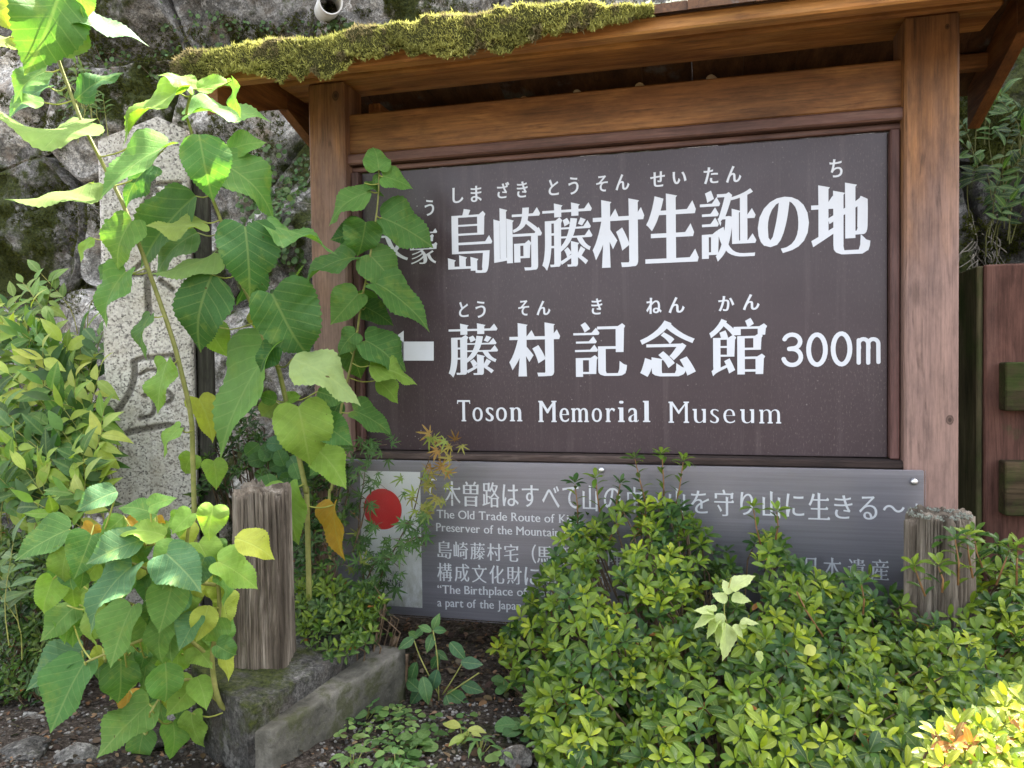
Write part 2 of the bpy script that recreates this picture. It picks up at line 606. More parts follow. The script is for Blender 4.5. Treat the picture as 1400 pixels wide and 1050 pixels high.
def m_concrete():
    N = NT('stained_concrete')
    v = N.coord()
    n1 = N.noise(v, 7, 7, 0.65)
    n2 = N.noise(v, 60, 5, 0.7)
    col = N.ramp(n1, [(0.3, (0.035, 0.034, 0.026)), (0.48, (0.10, 0.095, 0.075)), (0.7, (0.26, 0.24, 0.205))])
    col = N.mix(0.7, col, N.ramp(n2, [(0.3, 0.6), (0.7, 1.3)]), 'MULTIPLY')
    mk = N.ramp(N.noise(v, 14, 6, 0.7), [(0.50, 0.0), (0.60, 1.0)])
    col = N.mix(N.math('MULTIPLY', mk, 0.8), col, (0.05, 0.055, 0.02))
    return N.done(col, 0.9, N.bump(n2, 0.7, 0.006, N.bump(n1, 0.6, 0.015)), Specular_IOR_Level=0.2)


M['concrete'] = m_concrete()


def m_soil():
    N = NT('dark_garden_soil')
    v = N.coord()
    n1 = N.noise(v, 12, 8, 0.7)
    n2 = N.noise(v, 90, 5, 0.75)
    col = N.ramp(n2, [(0.3, (0.015, 0.011, 0.008)), (0.52, (0.070, 0.056, 0.043)), (0.72, (0.22, 0.19, 0.16))])
    col = N.mix(0.6, col, N.ramp(n1, [(0.3, 0.5), (0.7, 1.4)]), 'MULTIPLY')
    mk = N.ramp(N.noise(v, 6, 6, 0.7), [(0.56, 0.0), (0.66, 1.0)])
    col = N.mix(N.math('MULTIPLY', mk, 0.6), col, (0.035, 0.05, 0.014))
    return N.done(col, 0.95, N.bump(n2, 1.0, 0.012, N.bump(n1, 0.8, 0.03)), Specular_IOR_Level=0.15)


M['soil'] = m_soil()


def m_road():
    N = NT('pale_paving')
    v = N.coord()
    n = N.noise(v, 80, 5, 0.7)
    col = N.ramp(n, [(0.3, (0.07, 0.068, 0.065)), (0.7, (0.15, 0.145, 0.135))])
    return N.done(col, 0.9, N.bump(n, 0.5, 0.004))


M['road'] = m_road()


def m_leaf(name, src, rough=0.42, transl=0.45, veins=None, spots=0.0, spec=0.5, tcol=(1.05, 1.2, 0.38)):
    """src 'obj': colour from the object; 'attr': from the tint attribute. Colour of a leaf underside and of light coming through follow from it."""
    N = NT(name)
    base = N.n('ObjectInfo').outputs['Color'] if src == 'obj' else N.n('Attribute', attribute_name='tint').outputs['Color']
    tc = N.n('TexCoord')
    wv = N.coord()
    mott = N.noise(wv, 6 if src == 'obj' else 55, 4, 0.6)
    col = N.mix(0.6, base, N.ramp(mott, [(0.3, 0.78), (0.7, 1.22)]), 'MULTIPLY')
    h = mott
    if veins:
        sp = N.n('SeparateXYZ')
        N.set(sp.inputs[0], tc.outputs['UV'])
        ax = N.math('ABSOLUTE', sp.outputs[0])
        slope, dens, wid = veins
        ph = N.math('MULTIPLY', N.math('SUBTRACT', sp.outputs[1], N.math('MULTIPLY', N.math('POWER', ax, 0.9), slope)), dens)
        tri = N.math('ABSOLUTE', N.math('SUBTRACT', N.math('FRACT', ph), 0.5))
        lat = N.ramp(tri, [(0.0, 1.0), (wid * 1.8, 0.0)])
        mid = N.ramp(ax, [(0.008, 1.0), (0.022, 0.0)])
        vv = N.math('MAXIMUM', mid, N.math('MULTIPLY', lat, 0.75))
        vo = N.n('TexVoronoi', feature='DISTANCE_TO_EDGE')
        N.set(vo.inputs['Vector'], tc.outputs['UV'])
        vo.inputs['Scale'].default_value = 26
        net = N.ramp(vo.outputs['Distance'], [(0.0, 1.0), (0.12, 0.0)])
        col = N.mix(N.math('MULTIPLY', vv, 0.40), col, N.mix(0.6, base, (0.42, 0.5, 0.18)))
        col = N.mix(N.math('MULTIPLY', net, 0.05), col, (0.30, 0.38, 0.12))
        h = N.math('ADD', N.math('MULTIPLY', vv, -0.8), N.math('MULTIPLY', net, -0.3))
    if spots:
        mk = N.ramp(N.noise(N.coord(rnd=5.0), 3.2, 4, 0.6), [(0.60 - spots * 0.1, 0.0), (0.70 - spots * 0.1, 1.0)])
        col = N.mix(N.math('MULTIPLY', mk, 0.22), col, (0.30, 0.36, 0.06))
        hole = N.ramp(N.noise(N.coord(rnd=9.0), 9, 2, 0.5), [(0.76, 0.0), (0.78, 1.0)])
        col = N.mix(N.math('MULTIPLY', hole, 0.8), col, (0.09, 0.05, 0.015))
    geo = N.n('NewGeometry')
    under = N.mix(0.45, col, (0.20, 0.26, 0.13))
    colf = N.mix(geo.outputs['Backfacing'], col, under)
    nrm = N.bump(h, 0.35, 0.0015)
    p = N.n('BsdfPrincipled')
    N.set(p.inputs['Base Color'], colf)
    N.set(p.inputs['Roughness'], N.math('ADD', rough, N.math('MULTIPLY', geo.outputs['Backfacing'], 0.3)))
    N.set(p.inputs['Specular IOR Level'], spec)
    N.set(p.inputs['Normal'], nrm)
    t = N.n('BsdfTranslucent')
    N.set(t.inputs[0], N.mix(1.0, col, tcol, 'MULTIPLY'))
    N.set(t.inputs['Normal'], nrm)
    mx = N.n('MixShader')
    mx.inputs[0].default_value = transl
    N.set(mx.inputs[1], p)
    N.set(mx.inputs[2], t)
    N.t.links.new(mx.outputs[0], N.out.inputs[0])
    return N.m


M['mul'] = m_leaf('mulberry_leaf', 'obj', 0.6, 0.42, (0.62, 7.5, 0.05), 0.35, 0.18)
M['aza_o'] = m_leaf('azalea_leaf', 'obj', 0.32, 0.30, (0.8, 6, 0.03), 0, 0.26)
M['aza_a'] = m_leaf('azalea_leaf_mass', 'attr', 0.32, 0.30, None, 0, 0.26)
M['soft_o'] = m_leaf('soft_leaf', 'obj', 0.5, 0.45, (0.8, 6, 0.04), 0, 0.35)
M['soft_a'] = m_leaf('soft_leaf_mass', 'attr', 0.5, 0.45, None, 0, 0.35)


def m_moss():
    N = NT('moss_blades')
    at = N.n('Attribute', attribute_name='tint')
    p = N.n('BsdfPrincipled')
    N.set(p.inputs['Base Color'], at.outputs['Color'])
    p.inputs['Roughness'].default_value = 0.85
    p.inputs['Specular IOR Level'].default_value = 0.1
    t = N.n('BsdfTranslucent')
    N.set(t.inputs[0], at.outputs['Color'])
    mx = N.n('MixShader')
    mx.inputs[0].default_value = 0.35
    N.set(mx.inputs[1], p)
    N.set(mx.inputs[2], t)
    N.t.links.new(mx.outputs[0], N.out.inputs[0])
    return N.m


M['moss'] = m_moss()


def m_stem(name, c, c2):
    N = NT(name)
    n = N.noise(N.coord(), 60, 4)
    at = N.n('Attribute', attribute_name='tint')
    col = N.mix(1.0, N.ramp(n, [(0.3, c), (0.7, c2)]), at.outputs['Color'], 'MULTIPLY')
    return N.done(col, 0.6, N.bump(n, 0.3, 0.002), Specular_IOR_Level=0.3)


M['stem'] = m_stem('green_stem', (0.20, 0.22, 0.05), (0.34, 0.33, 0.10))
M['twig'] = m_stem('brown_twig', (0.07, 0.045, 0.025), (0.17, 0.12, 0.07))
M['twig_dry'] = m_stem('dry_grey_twig', (0.15, 0.13, 0.10), (0.32, 0.29, 0.24))
M['litter'] = m_leaf('dead_leaf_litter', 'attr', 0.8, 0.1, None, 0, 0.2, (1, 0.8, 0.5))

# ------------------------------------------------------------------ setting: ground
def grid_mesh(name, xs, ys, zf, mat, **kw):
    X, Y = np.meshgrid(xs, ys)
    Z = zf(X, Y)
    v = np.stack([X.ravel(), Y.ravel(), Z.ravel()], 1)
    nx = len(xs)
    f = [(j * nx + i, j * nx + i + 1, (j + 1) * nx + i + 1, (j + 1) * nx + i) for j in range(len(ys) - 1) for i in range(nx - 1)]
    return mesh_obj(name, v, f, mat, smooth=True, **kw)


GZ = 0.085          # the planted bed stands a little higher than the footing's base


def ground_z(X, Y):
    X = np.asarray(X, float)
    Y = np.asarray(Y, float)
    p = np.stack([X * 3, Y * 3, X * 0], -1)
    d = 0.03 * fbm(p, 4) + 0.012 * fbm(p * 6, 3)
    drop = np.clip((-0.95 - Y) / 0.25, 0, 1)
    return GZ + d * (1 - drop * 0.7) - 0.35 * drop * drop * (3 - 2 * drop)


gx = np.concatenate([[-60, -20, -8, -5], np.linspace(-3.2, 2.2, 170), [4, 8, 20, 60]])
gy = np.concatenate([[-60, -20, -8, -4, -2.5, -1.9, -1.5], np.linspace(-1.3, 0.9, 90), [2, 6, 20, 60]])
tag(grid_mesh('ground', gx, gy, ground_z, M['soil']), kind='structure')
tag(mesh_obj('road', [(-40, -40, -0.30), (40, -40, -0.30), (40, -1.45, -0.30), (-40, -1.45, -0.30)], [(0, 1, 2, 3)], M['road']), kind='structure')

# ------------------------------------------------------------------ stone retaining wall
WALLY = 0.62
wall_top = 2.75


def wall_face(X, Z):
    """depth of the wall's mean face; it leans back and bulges"""
    X = np.asarray(X, float)
    Z = np.asarray(Z, float)
    return WALLY + 0.10 * Z + 0.10 * fbm(np.stack([X * 0.8, Z * 0.8, X * 0 + 3], -1), 3)


wall = thing('stone_wall', 'rough grey retaining wall of big irregular stones with dark moss behind the sign', 'wall', (-0.8, WALLY, 0))
bk = Bag()
xs = np.linspace(-4.6, 3.4, 160)
zs = np.linspace(-0.3, wall_top, 60)
X, Z = np.meshgrid(xs, zs)
Yb = wall_face(X, Z) + 0.10 + 0.03 * fbm(np.stack([X * 7, Z * 7, X * 0], -1), 4)
v = np.stack([X.ravel(), Yb.ravel(), Z.ravel()], 1)
nx = len(xs)
f = [(j * nx + i, j * nx + i + 1, (j + 1) * nx + i + 1, (j + 1) * nx + i) for j in range(len(zs) - 1) for i in range(nx - 1)]
bk.add(v, f)
bk.build('earth_backing', M['rock_dark'], wall)
# flat earth on top of the wall
mesh_obj('wall_top_earth', [(-4.6, 0.9, wall_top - 0.02), (3.4, 0.9, wall_top - 0.02), (3.4, 4, wall_top - 0.02), (-4.6, 4, wall_top - 0.02)], [(0, 1, 2, 3)], M['soil'], wall)

seeds = []
r2 = random.Random(11)
row = 0
zz = 0.02
while zz < wall_top:
    hgt = 0.5
    x = -4.4 + (row % 2) * 0.25
    while x < 3.3:
        w = r2.uniform(0.45, 0.95)
        seeds.append((x + w / 2 + r2.uniform(-.08, .08), zz + hgt / 2 + r2.uniform(-0.15, 0.15)))
        x += w
    zz += hgt
    row += 1
seeds = np.array(seeds)
NA, NR = 88, 30
for k, (cx, cz) in enumerate(seeds):
    d = seeds - seeds[k]
    dist = np.hypot(d[:, 0], d[:, 1])
    near = np.where((dist > 1e-6) & (dist < 1.6))[0]
    th = np.linspace(0, 2 * np.pi, NA, endpoint=False)
    dirs = np.stack([np.cos(th), np.sin(th)], 1)
    rr = np.full(NA, 0.8)
    inv = np.zeros(NA)
    for j in near:
        n = d[j] / dist[j]
        c = dirs @ n
        rj = np.where(c > 0.02, (dist[j] / 2) / np.maximum(c, 0.02), 9)
        inv += (1 / rj) ** 14
        rr = np.minimum(rr, rj)
    rad = np.minimum(rr, inv ** (-1 / 14.0)) * 0.985
    rad = rad * (1 + 0.07 * fbm(np.stack([np.cos(th) * 1.7 + k * 3.1, np.sin(th) * 1.7, th * 0 + k], 1), 3))
    s = np.linspace(0, 1, NR + 1)[1:]
    S = s ** 0.8
    px = cx + np.outer(S * 1.0, rad * dirs[:, 0])
    pz = cz + np.outer(S * 1.0, rad * dirs[:, 1])
    depth = r2.uniform(0.09, 0.17)
    prof = depth * (1 - S ** 10) ** 0.55
    tiltx, tiltz = r2.uniform(-.22, .22), r2.uniform(-.25, .12)
    y = wall_face(px, pz) + 0.08 - prof[:, None] * (1 + 0 * px)
    env = (1 - S ** 9)[:, None]
    for _ in range(7):                       # broken planes
        an_ = r2.uniform(0, 6.283)
        sl_ = r2.uniform(0.15, 0.9)
        dd_ = (px - cx) * math.cos(an_) + (pz - cz) * math.sin(an_)
        y = np.maximum(y, y[0].mean() + sl_ * (dd_ - r2.uniform(0.05, 0.22)) * env)
    y += env * (tiltx * (px - cx) + tiltz * (pz - cz))
    q = np.stack([px * 4.0 + k * 7, y * 0, pz * 4.0], -1)
    rid = 1 - np.abs(fbm(q, 5, 0.55)) * 2
    y += env * (0.075 * fbm(q * 1.3 + 5, 6, 0.62) + 0.035 * rid)
    cyv = float(wall_face(cx, cz)) + 0.08 - depth + 0.04 * float(fbm(np.array([[cx * 4.4 + k * 7 + 5, 5.0, cz * 4.4 + 5]]), 5, 0.6)[0])
    cyv = float(y[0].mean())
    v = np.concatenate([[[cx, cyv, cz]], np.stack([px.ravel(), y.ravel(), pz.ravel()], 1)])
    f = [(0, 1 + (a + 1) % NA, 1 + a) for a in range(NA)]
    for r_ in range(NR - 1):
        for a in range(NA):
            a2 = (a + 1) % NA
            f.append((1 + r_ * NA + a, 1 + r_ * NA + a2, 1 + (r_ + 1) * NA + a2, 1 + (r_ + 1) * NA + a))
    mesh_obj('stone', v, f, M['rock_moss_shade'] if cx > 0.35 else M['rock_dark'] if cx > 0.1 or r2.random() < 0.25 else M['rock'], wall, smooth=True)


# moss cushions and hanging plants on the wall
def moss_blades(bag, base, nrm, length, tints, spread=0.6, wid=0.22, k=4, r=rng):
    base = np.asarray(base)
    n = len(base)
    b = np.repeat(base, k, 0)
    nn = np.repeat(np.asarray(nrm), k, 0)
    L = np.repeat(np.asarray(length), k) * r.uniform(0.6, 1.2, n * k)
    d = nn + r.normal(0, spread, (n * k, 3))
    d /= np.linalg.norm(d, axis=1)[:, None] + 1e-9
    s = np.cross(d, r.normal(0, 1, (n * k, 3)))
    s /= np.linalg.norm(s, axis=1)[:, None] + 1e-9
    b = b + r.normal(0, 1, (n * k, 3)) * L[:, None] * 0.25
    a0 = b - s * (L * wid)[:, None]
    a1 = b + s * (L * wid)[:, None]
    a2 = b + d * L[:, None]
    v = np.stack([a0, a1, a2], 1).reshape(-1, 3)
    t = np.repeat(np.repeat(np.asarray(tints), k, 0) * r.uniform(0.7, 1.3, (n * k, 1)), 3, 0)
    f = [(3 * i, 3 * i + 1, 3 * i + 2) for i in range(n * k)]
    bag.add(v, f, None, t)


dg = bpy.context.evaluated_depsgraph_get()
dg.update()


def drop_on_wall(pts_xz):
    """front-most surface of wall at x,z"""
    out, nr, ok = [], [], []
    for x, z in pts_xz:
        hit, loc, nor, *_ = SC.ray_cast(dg, Vector((x, -0.3, z)), Vector((0, 1, 0)))
        ok.append(hit)
        if hit:
            out.append(tuple(loc))
            nr.append(tuple(nor if nor.y < 0 else -nor))
    return np.array(out), np.array(nr)


bpy.context.view_layer.update()
dg = bpy.context.evaluated_depsgraph_get()
mb = Bag()
patches = [(230, 40, 110, 60), (40, 120, 80, 25), (60, 170, 60, 30), (60, 300, 90, 50), (150, 270, 40, 50), (80, 415, 90, 25), (320, 90, 60, 60), (330, 190, 60, 50),
           (400, 30, 60, 40), (165, 130, 60, 30), (10, 350, 50, 25), (290, 20, 60, 30), (1350, 150, 60, 60), (1380, 250, 50, 90), (1340, 330, 40, 40), (560, 5, 80, 15),
           (100, 60, 40, 18), (180, 90, 70, 35), (20, 60, 40, 25)]
pts = []
for (u, v, ru, rv) in patches:
    for _ in range(int(ru * rv * 0.30)):
        a, q = random.uniform(0, 6.283), math.sqrt(random.random())
        p = P(u + math.cos(a) * q * ru * 1.1, v + math.sin(a) * q * rv * 1.1, WALLY + 0.12)
        if fbm(np.array([[p.x * 9, 0, p.z * 9]]), 3)[0] > -0.10 + 0.35 * (q - 0.6):
            pts.append((p.x, p.z))
for _ in range(9000):
    p = (random.uniform(-3.6, 1.8), random.uniform(0.2, 2.6))
    if fbm(np.array([[p[0] * 3, 4, p[1] * 3]]), 4)[0] > 0.16:
        pts.append(p)
b_, n_ = drop_on_wall(pts)
g = fbm(b_ * 14, 3)[:, None] * 0.5 + 0.5
tn = (1 - g) * np.array([0.030, 0.038, 0.010]) + g * np.array([0.115, 0.125, 0.025])
moss_blades(mb, b_ - np.array([0, 0.002, 0]), n_ + np.array([0, -0.2, 0.25]), rng.uniform(0.008, 0.017, len(b_)), tn, 0.6, 0.16, 5)
tag(mb.build('wall_moss', M['moss'], None, smooth=False), kind='stuff', label='dark green moss growing in cushions over the wall stones', cat='moss')


# ------------------------------------------------------------------ leaf templates (base at origin, tip at +Y, face +Z)
def leaf_template(outline, n_side=14, cols=3, serr=0.0, teeth=12, fold=0.18, droop=0.25, wave=0.03, seed=0, twist=0.0, asym=0.0):
    """outline: (half_width, y) points from base to tip"""
    r = np.random.default_rng(seed)
    o = np.array(outline, float)
    seg = np.r_[0, np.cumsum(np.hypot(np.diff(o[:, 0]), np.diff(o[:, 1])))]
    t = np.linspace(0, seg[-1], n_side + 1)
    ex = np.interp(t, seg, o[:, 0])
    ey = np.interp(t, seg, o[:, 1])
    if serr:
        # saw teeth: alternate points pushed out along the tip direction
        k = np.arange(n_side + 1)
        out = (k % 2 == 1) * serr * np.clip(np.sin(np.pi * k / n_side) * 1.6, 0, 1)
        ex = ex + out
        ey = ey + out * 0.5
    my = np.clip(np.linspace(0.0, 1.0, n_side + 1) ** 1.0 * ey[-1], 0, None)
    vs, uv, fs = [], [], []
    # midrib row
    for i in range(n_side + 1):
        vs.append((0, my[i], 0))
        uv.append((0, my[i]))
    for sgn in (-1, 1):
        start = len(vs)
        for i in range(n_side + 1):
            for c in range(1, cols + 1):
                q = c / cols
                x = sgn * ex[i] * q * (1 + sgn * asym)
                y = my[i] + (ey[i] - my[i]) * q
                vs.append((x, y, 0))
                uv.append((x, y))
        for i in range(n_side):
            for c in range(cols):
                a = i if c == 0 else start + i * cols + c - 1
                b = start + i * cols + c
                d = i + 1 if c == 0 else start + (i + 1) * cols + c - 1
                e = start + (i + 1) * cols + c
                fs.append((a, b, e, d) if sgn > 0 else (a, d, e, b))
    v = np.array(vs, float)
    x, y = v[:, 0].copy(), v[:, 1].copy()
    ph = r.uniform(0, 6.28, 3)
    z = fold * np.abs(x) * (1.1 - 0.5 * y) + wave * np.sin(9 * y + ph[0] + 3 * np.sign(x)) * np.abs(x) * 3 + wave * 0.6 * np.sin(16 * x + ph[1]) * np.abs(x)
    if cols > 1:
        z += wave * 0.12 * np.sin((y - 0.62 * np.abs(x)) * 47) * np.abs(x) * 2
    a = -droop * y * 1.6
    v[:, 1] = np.where(y > -0.5, y * np.cos(a * 0.5), y) - z * np.sin(a)
    v[:, 2] = y * np.sin(a * 0.5) + z * np.cos(a)
    if twist:
        an = twist * y
        xx = v[:, 0] * np.cos(an) - v[:, 2] * np.sin(an)
        v[:, 2] = v[:, 0] * np.sin(an) + v[:, 2] * np.cos(an)
        v[:, 0] = xx
    return v, fs, np.array(uv)


HEART = [(0.0, 0.0), (0.06, -0.05), (0.16, -0.10), (0.28, -0.09), (0.38, 0.0), (0.435, 0.13), (0.44, 0.28), (0.40, 0.43), (0.325, 0.58), (0.225, 0.72), (0.12, 0.85), (0.045, 0.94), (0.0, 1.03)]
OVATE = [(0.0, 0.0), (0.10, 0.0), (0.24, 0.06), (0.34, 0.18), (0.375, 0.32), (0.35, 0.47), (0.28, 0.62), (0.18, 0.77), (0.08, 0.90), (0.03, 0.96), (0.0, 1.03)]
ELL = [(0.0, 0.0), (0.06, 0.10), (0.14, 0.30), (0.182, 0.54), (0.168, 0.72), (0.10, 0.89), (0.0, 1.0)]
LANCE = [(0.0, 0.0), (0.055, 0.10), (0.115, 0.28), (0.125, 0.42), (0.09, 0.65), (0.04, 0.85), (0.0, 1.0)]
ROUND = [(0.0, 0.0), (0.18, 0.04), (0.38, 0.25), (0.44, 0.52), (0.36, 0.80), (0.18, 0.96), (0.0, 1.0)]
SMALLOV = [(0.0, 0.0), (0.12, 0.08), (0.24, 0.28), (0.26, 0.48), (0.18, 0.72), (0.07, 0.90), (0.0, 1.0)]
T_MUL = [leaf_template(HEART, 44, 4, 0.021, fold=f_, droop=d_, wave=w_, seed=i, twist=t_, asym=a_) for i, (f_, d_, w_, t_, a_) in enumerate(
    [(0.20, 0.35, 0.05, 0.1, 0.06), (0.10, 0.5, 0.07, -0.2, -0.10), (0.28, 0.25, 0.05, 0.25, 0.12), (0.16, 0.7, 0.06, 0.0, -0.04), (0.05, 0.3, 0.09, 0.35, 0.09), (0.32, 0.55, 0.08, -0.3, -0.14)])]
N_HEART = len(T_MUL)
T_MUL += [leaf_template(OVATE, 44, 4, 0.020, fold=f_, droop=d_, wave=w_, seed=9 + i, twist=t_, asym=a_) for i, (f_, d_, w_, t_, a_) in enumerate(
    [(0.25, 0.4, 0.06, 0.2, 0.1), (0.15, 0.6, 0.07, -0.15, -0.1), (0.08, 0.35, 0.09, 0.3, 0.05)])]
T_AZA = [leaf_template(ELL, 6, 1, fold=0.35, droop=d_, wave=0.0, seed=i) for i, d_ in enumerate((0.15, 0.4, 0.6))]
T_LAN = [leaf_template(LANCE, 6, 1, fold=0.3, droop=d_, wave=0.0, seed=i) for i, d_ in enumerate((0.2, 0.5, 0.8))]
T_RND = [leaf_template(ROUND, 8, 1, fold=0.1, droop=0.2, wave=0.03, seed=3)]
T_SOV = [leaf_template(SMALLOV, 8, 2, fold=0.2, droop=d_, wave=0.03, seed=4 + i) for i, d_ in enumerate((0.25, 0.55))]
T_SER = [leaf_template(OVATE, 16, 2, 0.03, fold=0.2, droop=0.3, wave=0.04, seed=8)]


def maple_template(seed=0):
    lobes = [(0, 1.0), (42, 0.86), (-42, 0.86), (85, 0.6), (-85, 0.6), (128, 0.30), (-128, 0.30)]
    vs, fs, uv = [(0, 0, 0)], [], [(0, 0)]
    r = np.random.default_rng(seed)
    order = sorted(lobes)
    ring = []
    for i, (an, L) in enumerate(order):
        def pt(ang, rad):
            return (rad * math.sin(R(ang)), rad * math.cos(R(ang)), -0.12 * rad * rad + r.uniform(-.02, .02))
        for a, rr in ((an - 21, 0.24 * (0.6 + 0.4 * L)), (an - 9, 0.46 * L), (an - 6.5, 0.66 * L), (an, L), (an + 6.5, 0.66 * L), (an + 9, 0.46 * L)):
            ring.append(len(vs))
            vs.append(pt(a, rr))
            uv.append(vs[-1][:2])
    ring.append(len(vs))
    vs.append((0.10, -0.05, 0))
    uv.append((0.1, 0))
    for a, b in zip(ring[:-1], ring[1:]):
        fs.append((0, b, a))
    return np.array(vs, float), fs, np.array(uv, float)


T_MAP = [maple_template(1), maple_template(2)]


def frame(direction, normal):
    d = Vector(direction).normalized()
    n = Vector(normal)
    n = (n - d * n.dot(d))
    if n.length < 1e-5:
        n = d.orthogonal()
    n.normalize()
    x = d.cross(n)
    return Matrix((x, d, n)).transposed()


def put_leaf(bag, tmpl, base, direction, normal, length, tint, wid=1.0):
    v, f, uv = tmpl
    m = np.array(frame(direction, normal))
    vv = (v * np.array([length * wid, length, length])) @ m.T + np.array(base)
    bag.add(vv, f, uv, tint)


_mesh_cache = {}


def leaf_mesh(tmpl, mat):
    key = (id(tmpl[1]), mat.name)
    if key not in _mesh_cache:
        me = bpy.data.meshes.new('leaf')
        me.from_pydata(tmpl[0].tolist(), [], tmpl[1])
        l = me.uv_layers.new(name='UVMap')
        idx = np.empty(len(me.loops), dtype=np.int32)
        me.loops.foreach_get('vertex_index', idx)
        l.data.foreach_set('uv', tmpl[2].astype(np.float32)[idx].ravel())
        me.polygons.foreach_set('use_smooth', [True] * len(me.polygons))
        me.materials.append(mat)
        _mesh_cache[key] = me
    return _mesh_cache[key]


def leaf_obj(parent, tmpl, mat, base, direction, normal, length, tint, wid=1.0, name='leaf'):
    o = bpy.data.objects.new(name, leaf_mesh(tmpl, mat))
    COL.objects.link(o)
    o.parent = parent
    m = frame(direction, normal).to_4x4()
    o.matrix_basis = Matrix.Translation(Vector(base) - parent.location) @ m @ Matrix.Diagonal((length * wid, length, length, 1))
    o.color = (*tint, 1)
    return o


def vary(c, a=0.15, r=random):
    k = 1 + r.uniform(-a, a)
    return (max(0, c[0] * k * (1 + r.uniform(-a, a) * 0.6)), c[1] * k, max(0, c[2] * k * (1 + r.uniform(-a, a) * 0.5)))


# ------------------------------------------------------------------ lettering: outlines of the built-in font restyled to brush-cut serif type
_gl = {}


def glyph_loops(ch):
    if ch in _gl:
        return _gl[ch]
    cu = bpy.data.curves.new('t', 'FONT')
    cu.body = ch
    cu.resolution_u = 5
    cu.fill_mode = 'NONE'
    o = bpy.data.objects.new('t', cu)
    COL.objects.link(o)
    bpy.context.view_layer.update()
    me = o.to_mesh()
    vs = [(v.co.x, v.co.y) for v in me.vertices]
    adj = {}
    for e in me.edges:
        a, b = e.vertices
        adj.setdefault(a, []).append(b)
        adj.setdefault(b, []).append(a)
    seen, loops = set(), []
    for s in adj:
        if s in seen:
            continue
        L = [s]
        seen.add(s)
        cur = s
        while True:
            n = [k for k in adj[cur] if k not in seen]
            if not n:
                break
            cur = n[0]
            seen.add(cur)
            L.append(cur)
        loops.append([vs[i] for i in L])
    o.to_mesh_clear()
    bpy.data.objects.remove(o)
    bpy.data.curves.remove(cu)
    # make orientation certain: outer counter-clockwise, holes clockwise
    def area(l):
        return 0.5 * sum(l[i][0] * l[(i + 1) % len(l)][1] - l[(i + 1) % len(l)][0] * l[i][1] for i in range(len(l)))

    def inside(p, l):
        c = False
        for i in range(len(l)):
            x1, y1 = l[i]
            x2, y2 = l[(i + 1) % len(l)]
            if (y1 > p[1]) != (y2 > p[1]) and p[0] < (x2 - x1) * (p[1] - y1) / (y2 - y1) + x1:
                c = not c
        return c
    out = []
    for i, l in enumerate(loops):
        par = sum(inside(l[0], m) for j, m in enumerate(loops) if j != i) % 2
        if (area(l) > 0) == (par == 1):
            l = l[::-1]
        out.append(l)
    _gl[ch] = out
    return out


